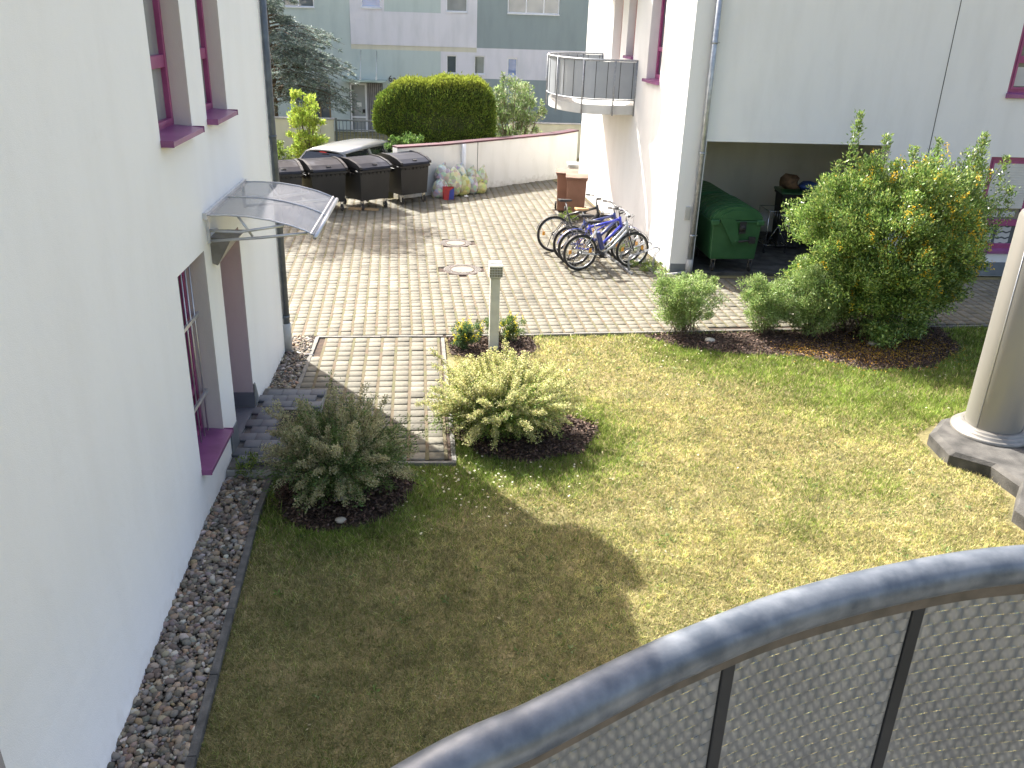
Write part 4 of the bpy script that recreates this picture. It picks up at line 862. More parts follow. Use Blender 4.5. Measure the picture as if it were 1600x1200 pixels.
leafy_bush('shrub', 'small round green shrub at the left end of the mulch bed', 'shrub', (3.62, 12.42, 0), (.55, .45, .88), 110, 17000, .036, .015, GM, 'small shrubs in the mulch bed', cl_r=(.07, .15), stem_r=.006)
leafy_bush('shrub', 'small loose green shrub between the round shrub and the forsythia', 'shrub', (4.90, 12.45, 0), (.46, .42, .80), 110, 16000, .036, .015, GM, 'small shrubs in the mulch bed', cl_r=(.07, .16), stem_r=.006)
leafy_bush('shrub', 'light green shrub leaning against the left foot of the forsythia', 'shrub', (5.56, 12.25, 0), (.40, .40, 1.12), 110, 17000, .038, .016, GM, 'small shrubs in the mulch bed', cl_r=(.08, .17), stem_r=.006)
YF = lambda p: p[:, 2] > .12
leafy_bush('cinquefoil', 'low bush with yellow flowers left of the bollard lamp', 'flowering shrub', (.22, 11.72, 0), (.24, .22, .34), 40, 4200, .026, .012, [(.09, .17, .06), (.14, .22, .07), (.07, .13, .06)], 'yellow flowered low bushes at the bollard lamp', flower=(26, [(.8, .68, .05)], .018, YF), cl_r=(.04, .09), stem_r=.004, bottom=.04)
leafy_bush('cinquefoil', 'low bush with yellow flowers right behind the bollard lamp', 'flowering shrub', (.82, 12.02, 0), (.30, .16, .34), 44, 4400, .026, .012, [(.12, .20, .05), (.18, .26, .06), (.09, .15, .05)], 'yellow flowered low bushes at the bollard lamp', flower=(18, [(.8, .68, .05)], .018, YF), cl_r=(.04, .09), stem_r=.004, bottom=.04)
leafy_bush('herb', 'thin dry stemmed herb clump left behind the bollard lamp', 'plant', (.42, 12.05, 0), (.20, .10, .28), 20, 900, .024, .010, [(.16, .22, .07), (.26, .22, .12)], cl_r=(.03, .06), stem_r=.003, bottom=.05)
# weeds along walls
for (x, y, r, h, n, lb) in [(2.86, 19.9, .28, .26, 1500, 'weeds growing at the foot of the brown bins'), (3.62, 17.3, .26, .18, 1100, 'patch of weeds behind the parked bicycles'), (3.85, 15.95, .34, .12, 1100, 'low weeds under the bicycle rack'), (-2.02, 8.05, .16, .14, 500, 'tuft of weeds in the pebbles below the doorstep')]:
    leafy_bush('weeds', lb, 'weeds', (x, y, 0), (r, r, h), 16, n, .04, .014, [(.18, .26, .05), (.26, .34, .07), (.12, .18, .04)], cl_r=(.04, .1), stem_r=.003, bottom=.01)
# clipped hedge: rounded body narrowing to the foot on its left side
def hedge():
    t = thing('clipped_hedge', 'big clipped conifer hedge, rounded block behind the low white wall', 'hedge', (-.35, 25.9, -.5))
    def surf(th, ph, k=1.0):
        e = .42; c = lambda a: np.sign(np.cos(a)) * np.abs(np.cos(a)) ** e; s = lambda a: np.sign(np.sin(a)) * np.abs(np.sin(a)) ** e
        x = 1.70 * c(ph) * c(th); y = .75 * c(ph) * s(th); z = 1.62 + 1.50 * np.sign(np.sin(ph)) * np.abs(np.sin(ph)) ** .40
        tz = np.clip(z / 3.1, 0, 1); left = x < 0
        x = np.where(left, x * (.55 + .45 * smooth((tz - .3) / .42)), x * (.96 + .04 * tz)); z = z + np.where(tz > .6, .05 * x + .03 * np.sin(x * 3) - .24 * smooth((-x - .95) / .55) - .10 * smooth((x - 1.1) / .6), 0)
        return np.stack([x * k, y * k, 1.6 + (z - 1.6) * k], -1)
    tt, pp = np.meshgrid(np.linspace(0, 2 * PI, 361), np.linspace(-PI / 2, PI / 2, 181)); G_ = surf(tt.ravel(), pp.ravel()).reshape(181, 361, 3)
    ar = np.linalg.norm(np.cross(G_[1:, :-1] - G_[:-1, :-1], G_[:-1, 1:] - G_[:-1, :-1]), axis=-1).ravel(); n = 62000; ci = RNG.choice(len(ar), n, p=ar / ar.sum()); jj, ii = np.divmod(ci, 360)
    a_, b_ = RNG.random((n, 1)), RNG.random((n, 1)); P = (G_[jj, ii] * (1 - a_) + G_[jj, ii + 1] * a_) * (1 - b_) + (G_[jj + 1, ii] * (1 - a_) + G_[jj + 1, ii + 1] * a_) * b_; nn = unit(np.stack([P[:, 0] * .35, P[:, 1] * 2.2, (P[:, 2] - 1.6) * .8], 1))
    # spread evenly: choose by keeping random points of the box surface instead of poles
    stray = (RNG.random(n) < .05) * RNG.random(n) * .09; P = P + nn * (RNG.normal(-.03, .03, n) + stray + .06 * (fbm(P[:, 0] + P[:, 1], P[:, 2], 2.5) - .5))[:, None] + .03 * np.sin(P[:, [1, 2, 0]] * 7)
    D = unit(nn * .8 + rvec(n) * .45 + np.array([0, 0, .55])); tone = (fbm(P[:, 0], P[:, 2], 5.) * .8 + .55)[:, None]
    C = palette(n, [(.11, .18, .03), (.155, .23, .036), (.20, .27, .042), (.085, .14, .024)], .18) * tone
    top = smooth((P[:, 2] - 2.75) / .3)[:, None]; C = C * (1 - top * .6) + np.array([.36, .40, .06]) * RNG.uniform(.5, 1.3, (n, 1)) * top * .6
    V, F, Cc = leaves(P, D, RNG.uniform(.05, .09, n), RNG.uniform(.022, .04, n), C); npmesh('foliage', V, F, 'leaf', t, Cc)
    tg, pg = np.meshgrid(np.linspace(0, 2 * PI, 49), np.linspace(-PI / 2, PI / 2, 25)); S0 = surf(tg.ravel(), pg.ravel(), .955)
    F = np.array([[j * 49 + i, j * 49 + i + 1, (j + 1) * 49 + i + 1, (j + 1) * 49 + i] for j in range(24) for i in range(48)]); npmesh('inner_twigs', S0, F, mat('dark_twigs', (.02, .03, .008), (.035, .045, .012), 12, 1), t)
    for x in (-.6, .2, .9): b = MB(); b.tube([(x, 0, -.1), (x, 0, .6)], .05, 6); b.build('trunk', 'bark', t)
hedge()
leafy_bush('lilac', 'loose lilac shrub right of the clipped hedge', 'shrub', (2.0, 27.6, -.55), (.85, .7, 3.1), 120, 15000, .085, .045, [(.20, .30, .09), (.26, .36, .14), (.32, .40, .20), (.36, .38, .26)], cl_r=(.12, .32), stem_r=.02, bottom=.2,
           tips=[(-.35, 0, 2.7, 3.25, 90), (.35, 0, 2.5, 3.0, 90), (.85, 0, 1.9, 2.5, 90)])
leafy_bush('shrub', 'bright yellow-green young tree in front of the cream wall', 'shrub', (-4.35, 28.2, -.55), (.62, .5, 2.25), 62, 5200, .085, .055, [(.40, .50, .08), (.48, .58, .12), (.32, .42, .07)], cl_r=(.10, .24), stem_r=.015, bottom=.25,
           tips=[(-.35, 0, 1.9, 2.5, 70), (.3, 0, 1.7, 2.2, 60)])
leafy_bush('shrub', 'low bright green shrub at the left foot of the cream wall', 'shrub', (-5.35, 28.4, -.55), (.42, .4, .9), 24, 1800, .08, .05, [(.25, .34, .07), (.3, .38, .12)], cl_r=(.1, .2), stem_r=.012)
leafy_bush('ivy', 'ivy patch on the coping at the left foot of the clipped hedge', 'ivy', (-1.15, 24.3, .6), (.5, .2, .6), 24, 1500, .06, .045, [(.10, .18, .04), (.14, .24, .06)], cl_r=(.08, .16), stem_r=.01)
def cedar():
    t = thing('cedar', 'blue-grey cedar with drooping branches in front of the apartment block', 'tree', (-6.3, 33.2, -.58))
    b = MB(); b.tube([(0, 0, -.1), (.05, 0, 2.5), (0, .05, 6.5)], [.2, .15, .03], 10); b.build('trunk', 'bark', t)
    P = []; D = []; bb = MB()
    for i in range(150):
        z0 = random.uniform(1.6, 6.2) if i > 70 else random.uniform(1.9, 4.3); az = random.uniform(0, 2 * PI) if i > 60 else random.uniform(-1.1, .5); L = (3.15 - .42 * max(0, z0 - 3)) * random.uniform(.55, 1.0) * (.55 if z0 > 4.6 else 1)
        if 4.3 < z0 < 5.0: L *= .45
        d = Vector((math.cos(az), math.sin(az), 0)); pts = [Vector((0, 0, z0)) + d * L * s + Vector((0, 0, .30 * L * s - .42 * L * s * s)) for s in np.linspace(0, 1, 7)]
        bb.tube(pts, [.03, .026, .02, .016, .012, .008, .003], 4, caps=False)
        for k in range(26):
            s = random.uniform(.2, 1); q = Vector((0, 0, z0)) + d * L * s + Vector((0, 0, .30 * L * s - .42 * L * s * s)); sd = Vector((-d.y, d.x, 0)) * random.choice((-1, 1)); tl = .5 * (1.15 - s) + .12
            dr = (sd * .75 + d * .7 + Vector((0, 0, random.uniform(-.55, .12)))).normalized()
            for j in range(15):
                u = j / 15 * tl; P.append(q + dr * u + Vector((0, 0, -.35 * u * u + .01))); D.append(dr + Vector((random.gauss(0, .6), random.gauss(0, .6), random.gauss(0, .45) - .1)))
    bb.build('branch', 'bark', t)
    P = np.array(P); n = len(P); V, F, C = leaves(P, np.array(D), RNG.uniform(.06, .12, n), RNG.uniform(.02, .035, n), palette(n, [(.18, .23, .20), (.24, .30, .26), (.31, .37, .33), (.13, .17, .15)], .14)); npmesh('foliage', V, F, 'leaf', t, C)
cedar()

def tall_tree():
    t = thing('maple', 'tall tree standing behind the left house, out past its corner', 'tree', (-6.6, 24.6, -.58))
    b = MB(); b.tube([(0, 0, -.1), (.1, 0, 2.5), (0, .1, 5.2), (.1, 0, 9.5)], [.2, .16, .12, .03], 10); b.build('trunk', 'bark', t)
    n_cl = 110; d = rvec(n_cl); C = d * RNG.uniform(.2, 1, (n_cl, 1)) ** .5 * np.array([2.3, 2.3, 2.2]) + np.array([0, 0, 7.8]); idx = np.repeat(np.arange(n_cl), 110); n = len(idx)
    P = C[idx] + rvec(n) * (RNG.random(n) ** .5 * .42)[:, None]; V, F, Cc = leaves(P, rvec(n), RNG.uniform(.08, .14, n), RNG.uniform(.05, .09, n), palette(n, GM, .15)); npmesh('foliage', V, F, 'leaf', t, Cc)
    stems(t, [(0, 0, random.uniform(3.5, 7))  for _ in range(40)], C[:40].tolist(), .03, 'branch')
tall_tree()

# ================================================================== OBJECTS
# ---- black wheeled containers
def castor(par, x, y, r=.095, s=1, black=True):
    b = MB(); b.torus((0, 0, r), r - .022, .024, 'x', 20, 8); b.lathe([(r - .03, -.012), (r - .03, .012)], 16, (0, 0, r), 'x'); o = b.build('wheel', 'rubber', par); o.location = (x, y, 0)
    f_ = MB(); f_.bb(-.035, -.028, -.025, .03, r - .02, r * 2 + .06); f_.bb(.028, .035, -.025, .03, r - .02, r * 2 + .06); f_.bb(-.04, .04, -.04, .04, r * 2 + .055, r * 2 + .07); f_.tube([(-.036, 0, r), (.036, 0, r)], .01, 8); f_.build('castor_fork', 'chrome', o)
    return o
def container(loc, rz, label):
    t = thing('waste_container', label, 'rubbish container', loc, rz, 'black containers in a row in the yard'); t.scale = (.89, .92, .875)
    w0, w1, d0, d1 = .84, .98, 1.02, 1.16
    b = MB(); z0, z1 = .27, 1.08
    def sec(w_, d_, z): return [(-w_ / 2, .06 + (d1 - d_) / 2, z), (w_ / 2, .06 + (d1 - d_) / 2, z), (w_ / 2, .06 + (d1 + d_) / 2, z), (-w_ / 2, .06 + (d1 + d_) / 2, z)]
    vs = sec(w0, d0, z0) + sec(w1 - .06, d1 - .06, z1 - .05); b.add(vs, [(0, 3, 2, 1), (0, 1, 5, 4), (1, 2, 6, 5), (2, 3, 7, 6), (3, 0, 4, 7), (4, 5, 6, 7)])
    b.bb(-w1 / 2, w1 / 2, .06, .06 + d1, z1 - .06, z1)
    for i in range(8):                                                 # pointed ribs under the rim
        x = -w1 / 2 + .07 + i * (w1 - .14) / 7
        b.add([(x - .028, .062, z1 - .06), (x + .028, .062, z1 - .06), (x, .09, z1 - .14), (x - .028, .12, z1 - .06), (x + .028, .12, z1 - .06)], [(0, 2, 1), (0, 3, 2), (1, 2, 4)])
    for s in (-1, 1):
        b.tube([(s * (w1 / 2 + .01), .3, z1 - .1), (s * (w1 / 2 + .035), .34, z1 - .1), (s * (w1 / 2 + .035), .9, z1 - .1), (s * (w1 / 2 + .01), .94, z1 - .1)], .014, 6)
        b.bb(s * w1 / 2 - .02, s * w1 / 2 + .02, .5, .75, z1 - .22, z1 - .06)
    b.build('body', 'black_plastic', t, bevel=.018)
    l = MB(); y0 = .02; prof = [(y0, 1.085), (y0, 1.15), (.22, 1.235), (.55, 1.30), (.95, 1.30), (1.2, 1.22), (1.24, 1.085)]
    l.prism_x(prof, -w1 / 2 + .06, w1 / 2 - .06, smooth=False); lo = l.build('lid', 'black_lid', t, bevel=.014)
    l = MB(); 
    for s in (-1, 1): l.prism_x([(y + .004 if y < .3 else y, z + .02) for y, z in prof], min(s * (w1 / 2 - .058), s * (w1 / 2 + .012)), max(s * (w1 / 2 - .058), s * (w1 / 2 + .012)))
    l.build('lid_side', 'black_plastic', lo, bevel=.012)
    l = MB(); l.box((0.02, .13, 1.205), (.12, .05, .02), (rad(23), 0, 0)); l.build('lid_handle', 'rubber', lo)
    s_ = MB(); s_.bb(-w1 / 2 - .003, -w1 / 2 + .001, .16, .24, z1 - .045, z1 - .01); s_.build('sticker', 'sticker', t)
    for x in (-.36, .36):
        for y in (.2, 1.08): castor(t, x, y)
    return t
container((-3.62, 19.85, 0), rad(20), 'black rubbish container furthest left, half hidden by the downpipe')
container((-2.67, 20.30, 0), rad(27), 'black rubbish container, second from the left of the row')
container((-1.64, 20.75, 0), rad(37), 'black rubbish container with sunlight glinting on its lid, second from the right')
c4_ = container((-.74, 21.5, 0), rad(37), 'black rubbish container next to the pile of yellow bags')
b = MB(); b.box((0, 0, .03), (.72, .10, .05)); tag(b.build('timber_block', 'wood'), 'weathered timber beam lying under the black containers', 'timber').location = (-1.98, 20.75, 0); COL.objects['timber_block'].rotation_euler = (0, 0, rad(-6))
# ---- yellow bags
def bag_mat(name, tint, mix):
    mt, n, l, p = newmat(name); tc = n.new('ShaderNodeTexCoord'); v = n.new('ShaderNodeTexVoronoi'); v.inputs['Scale'].default_value = 11; l.new(tc.outputs['Object'], v.inputs[0])
    hs = n.new('ShaderNodeHueSaturation'); hs.inputs['Saturation'].default_value = .55; hs.inputs['Value'].default_value = .8; l.new(v.outputs['Color'], hs.inputs['Color'])
    mx = n.new('ShaderNodeMix'); mx.data_type = 'RGBA'; mx.inputs[0].default_value = mix - .1; l.new(hs.outputs[0], mx.inputs[6]); mx.inputs[7].default_value = (*tint, 1); l.new(mx.outputs[2], p.inputs['Base Color'])
    p.inputs['Roughness'].default_value = .28; t = n.new('ShaderNodeTexNoise'); t.inputs['Scale'].default_value = 24; t.inputs['Detail'].default_value = 6; l.new(tc.outputs['Object'], t.inputs[0]); b = n.new('ShaderNodeBump'); b.inputs['Strength'].default_value = 1; b.inputs['Distance'].default_value = .03; l.new(t.outputs['Fac'], b.inputs['Height']); l.new(b.outputs[0], p.inputs['Normal']); return mt
M['bag_y'] = bag_mat('translucent_yellow_bag', (.50, .50, .22), .62); M['bag_c'] = bag_mat('clear_rubbish_bag', (.45, .47, .42), .55); M['bag_d'] = bag_mat('strong_yellow_bag', (.48, .47, .08), .78)
def bag(loc, s, m_, label, rz=0, tie=True):
    V, F = IV2.copy(), IF2; ph = RNG.uniform(0, 6, 6); V = V * (1 + .10 * np.sin(V[:, [0]] * 5 + ph[0]) * np.cos(V[:, [2]] * 4 + ph[1]) + .06 * np.sin(V[:, [1]] * 11 + ph[2]) + RNG.normal(0, .035, (len(V), 1)))
    V[:, 2] = np.where(V[:, 2] < -.55, -.62 + (V[:, 2] + .55) * .2, V[:, 2]); V = V * np.array(s); V[:, 2] += s[2] * .7
    t = thing('rubbish_bag', label, 'rubbish bag', loc, rz, 'heap of rubbish bags by the white wall'); npmesh('bag_body', V, F, m_, t, smooth=True)
    b = MB(); z = s[2] * 1.58; b.tube([(0, 0, z - .02), (.01, 0, z + .035), (.06, .02, z + .05)], [.06, .022, .04], 7, caps=False); b.build('tied_neck', m_, t); return t
bag((-.20, 22.42, 0), (.22, .2, .28), 'bag_c', 'clear rubbish bag low at the left end of the heap, against the black container')
bag((-.12, 22.62, .36), (.24, .22, .26), 'bag_c', 'grey rubbish bag on top of the heap beside the drain pipe')
bag((.14, 22.62, 0), (.24, .2, .42), 'bag_y', 'tall pale yellow rubbish bag behind the red and blue shopping bag')
bag((.33, 22.95, .05), (.2, .2, .42), 'bag_c', 'clear rubbish bag with blue packaging in the middle of the heap')
bag((.40, 22.72, 0), (.2, .17, .30), 'bag_d', 'strong yellow rubbish bag at the front middle of the heap')
bag((.60, 22.95, 0), (.19, .17, .28), 'bag_c', 'clear rubbish bag with a brown box inside, front right of the heap')
bag((.62, 23.15, .18), (.24, .2, .28), 'bag_y', 'yellow rubbish bag leaning on the wall above the right front bag')
bag((.90, 23.28, .08), (.17, .16, .34), 'bag_y', 'upright net-like rubbish bag at the right end of the heap')
bag((.86, 23.08, 0), (.19, .16, .18), 'bag_d', 'small flat yellow rubbish bag lying at the right foot of the heap')
b = MB(); V = [(-.16, -.07, 0), (.16, -.07, 0), (.16, .07, 0), (-.16, .07, 0), (-.19, -.05, .38), (.17, -.06, .36), (.18, .05, .37), (-.17, .05, .39)]
b.add(V, [(0, 3, 2, 1), (1, 2, 6, 5), (2, 3, 7, 6), (3, 0, 4, 7)], 0); b.add(V, [(0, 1, 5, 4)], 0); 
b.quad((-.02, -.075, .01), (.155, -.075, .01), (.165, -.065, .35), (.02, -.066, .28), mi=1); b.tube([(-.1, -.06, .37), (-.08, -.07, .47), (.05, -.07, .47), (.08, -.06, .36)], .008, 5, mi=0)
sb = b.build('shopping_bag', [mat('red_woven_bag', (.40, .02, .02), (.22, .03, .03), 14, .6, bump=.6, bscale=12), mat('blue_woven_bag', (.02, .04, .30), (.03, .05, .18), 14, .6, bump=.6, bscale=12)]); sb.location = (.02, 22.15, 0); sb.rotation_euler = (0, 0, rad(20)); sb.scale = (.82, .82, .85); tag(sb, 'red and blue shopping bag standing in front of the rubbish bags', 'shopping bag')
V = IV * np.array([.07, .05, .035]) + np.array([0, 0, .03]); o = npmesh('crumpled_paper', V * (1 + RNG.normal(0, .12, (len(IV), 1))), IF, 'sticker'); o.location = (.48, 22.45, 0); tag(o, 'crumpled white paper lying in front of the rubbish bags', 'litter')
# ---- brown wheelie bins
def wheelie(loc, rz, label, body='brown_plastic', lid='brown_lid', group='brown wheeled bins', s=1.0, lid_open=0):
    t = thing('wheeled_bin', label, 'bin', loc, rz, group); b = MB(); w0, w1, d0, d1, h = .40, .50, .36, .50, .93
    b.add([(-w0 / 2, -d0 / 2, .03), (w0 / 2, -d0 / 2, .03), (w0 / 2, d0 / 2, .03), (-w0 / 2, d0 / 2, .03), (-w1 / 2 + .02, -d1 / 2 + .02, h), (w1 / 2 - .02, -d1 / 2 + .02, h), (w1 / 2 - .02, d1 / 2 - .02, h), (-w1 / 2 + .02, d1 / 2 - .02, h)], [(0, 3, 2, 1), (0, 1, 5, 4), (1, 2, 6, 5), (2, 3, 7, 6), (3, 0, 4, 7), (4, 5, 6, 7)])
    b.bb(-w1 / 2, w1 / 2, -d1 / 2, d1 / 2, h - .05, h - .003); b.build('body', body, t, bevel=.015)
    l = MB(); l.prism_x([(-d1 / 2 - .02, h), (-d1 / 2 - .02, h + .025), (-d1 / 4, h + .065), (d1 / 4, h + .06), (d1 / 2, h + .04), (d1 / 2, h)], -w1 / 2 - .012, w1 / 2 + .012); l.tube([(-w1 / 2 + .05, d1 / 2 + .05, h + .01), (w1 / 2 - .05, d1 / 2 + .05, h + .01)], .016, 8); l.bb(-.1, .1, -d1 / 2 - .045, -d1 / 2 - .02, h + .005, h + .025); lo = l.build('lid', lid, t, bevel=.01)
    for sx in (-1, 1):
        w_ = MB(); w_.torus((0, 0, 0), .08, .022, 'x', 18, 8); w_.lathe([(.07, -.015), (.07, .015)], 14, (0, 0, 0), 'x'); o = w_.build('wheel', 'rubber', t); o.location = (sx * (w0 / 2 + .04), d0 / 2 - .02, .102)
    t.scale = (s, s, s); return t
wheelie((3.02, 20.45, 0), rad(-8), 'brown wheeled bin nearest the bicycles, standing by the right house')
wheelie((2.86, 21.05, 0), rad(-8), 'brown wheeled bin hidden behind the nearer brown bin')
b = MB(); b.box((0, 0, .3), (.42, .42, .6)); b.box((0, 0, .63), (.5, .5, .06)); pb = b.build('pillar', 'concrete', None, bevel=.01); pb.location = (3.52, 24.1, 0); tag(pb, 'short pale concrete pillar behind the brown bins', 'pillar')
# ---- green containers
def green_container(loc, rz, label):
    t = thing('waste_container', label, 'rubbish container', loc, rz, 'green containers in the garage bay'); b = MB(); W, L = .98, 1.26   # W across x, L back along y
    z0, z1 = .25, .98
    vs = [(-.43, .04, z0), (.43, .04, z0), (.43, L - .04, z0), (-.43, L - .04, z0), (-W / 2 + .02, 0, z1), (W / 2 - .02, 0, z1), (W / 2 - .02, L, z1), (-W / 2 + .02, L, z1)]
    b.add(vs, [(0, 3, 2, 1), (0, 1, 5, 4), (1, 2, 6, 5), (2, 3, 7, 6), (3, 0, 4, 7), (4, 5, 6, 7)]); b.bb(-W / 2 - .01, W / 2 + .01, -.012, L + .012, z1 - .04, z1 + .015)
    for s in (-1, 1): b.bb(s * (W / 2 - .06) - .075, s * (W / 2 - .06) + .075, -.045, -.01, z1 - .07, z1 + .03)
    b.build('body', 'green_plastic', t, bevel=.018)
    l = MB(); n = 14; arc = [((W / 2 - .01) * math.cos(PI * i / n), z1 + .02 + .25 * math.sin(PI * i / n)) for i in range(n + 1)]
    l.prism_y(arc, .005, L - .005, smooth=False)
    for k in range(6):
        y = .12 + k * (L - .24) / 5; a2 = [((W / 2 + .006) * math.cos(PI * i / n), z1 + .022 + .262 * math.sin(PI * i / n)) for i in range(n + 1)]; l.prism_y(a2, y - .035, y + .035)
    lo = l.build('lid', 'green_plastic', t, bevel=.006)
    h_ = MB(); h_.prism_y([(-.36, z1 + .03), (.34, z1 + .03), (.30, z1 + .10), (.1, z1 + .20), (-.12, z1 + .21), (-.30, z1 + .12)], -.022, .004)
    h_.prism_y([(-.36, z1 + .06), (-.08, z1 + .06), (-.02, z1 - .02), (.06, z1 - .36), (.03, z1 - .43), (-.05, z1 - .43), (-.09, z1 - .38)], -.034, -.023); h_.tube([(.0, -.036, z1 - .37), (.0, -.05, z1 - .37)], .03, 12); h_.build('lid_arm', 'green_plastic', lo, bevel=.006)
    k_ = MB(); k_.tube([(.05, -.05, z1 - .37), (.30, -.05, z1 - .34)], .02, 8); k_.bb(.24, .36, -.07, -.02, z1 - .40, z1 - .28); k_.lathe([(.055, -.06), (.055, -.01)], 14, (.10, 0, z1 - .12), 'y'); k_.bb(.04, .16, -.04, -.015, z1 - .22, z1 + .0); k_.build('catch', 'rubber', t)
    for x in (-.35, .37):
        for y in (.1, L - .14): castor(t, x, y, .09)
    return t
green_container((5.36, 15.66, .03), rad(1.5), 'green rubbish container with a rounded lid at the front of the garage bay')
green_container((5.28, 17.15, .03), rad(1.5), 'green rubbish container standing behind the first one in the garage bay')
# ---- trolley, dark bin and bags in the bay
t = thing('wire_trolley', 'silver wire trolley in the garage bay right of the green container', 'trolley', (6.72, 17.45, .03))
b = MB(); X, Yd, Z = .22, .3, .86
for x in (-X, X):
    for y in (-Yd, Yd): b.tube([(x, y, .10), (x, y, Z)], .012, 8)
for z in (.16, Z):
    b.tube([(-X, -Yd, z), (X, -Yd, z), (X, Yd, z), (-X, Yd, z)], .01, 8, closed=True)
b.tube([(-X, -Yd, .16), (.0, -Yd, .56), (X, -Yd, .16)], .008, 6); b.build('frame', 'chrome', t)
b = MB()
for i in range(9): x = -X + .05 * i + .02; b.tube([(x, -Yd, .16), (x, Yd, .16)], .003, 4); b.tube([(x, -Yd, .56 + abs(x)), (x, -Yd, Z)], .003, 4)
for i in range(10): y = -Yd + .06 * i + .03; b.tube([(-X, y, .2), (-X, y, Z)], .003, 4); b.tube([(X, y, .2), (X, y, Z)], .003, 4)
b.build('wire_basket', 'chrome', t)
for x in (-X, X):
    for y in (-Yd, Yd): w_ = MB(); w_.torus((0, 0, 0), .036, .012, 'x', 14, 6); o = w_.build('wheel', 'rubber', t); o.location = (x, y, .048)
wheelie((7.15, 17.7, .03), rad(-5), 'dark wheeled bin in the back of the garage bay behind the forsythia', 'rubber', 'green_plastic', 'dark bins in the garage bay', 1.25)
wheelie((7.85, 17.8, .03), rad(4), 'second dark wheeled bin, hidden deeper behind the forsythia', 'rubber', 'rubber', 'dark bins in the garage bay', 1.25)
V = IV2 * np.array([.20, .14, .15]) * (1 + .3 * np.sin(IV2[:, [0]] * 5 + 1) * np.sin(IV2[:, [2]] * 6) + RNG.normal(0, .15, (len(IV2), 1))); o = npmesh('paper_bag', V, IF2, 'paper'); o.location = (6.95, 17.5, 1.42); tag(o, 'crumpled brown paper bag on the dark bin in the garage bay', 'paper bag')
V = IV2 * np.array([.24, .16, .10]) * (1 + .12 * np.sin(IV2[:, [0]] * 9) + RNG.normal(0, .04, (len(IV2), 1))); o = npmesh('plastic_bag', V, IF2, 'blue_bag', smooth=True); o.location = (7.35, 17.45, 1.36); tag(o, 'blue plastic bag lying on the dark bin beside the paper bag', 'plastic bag')
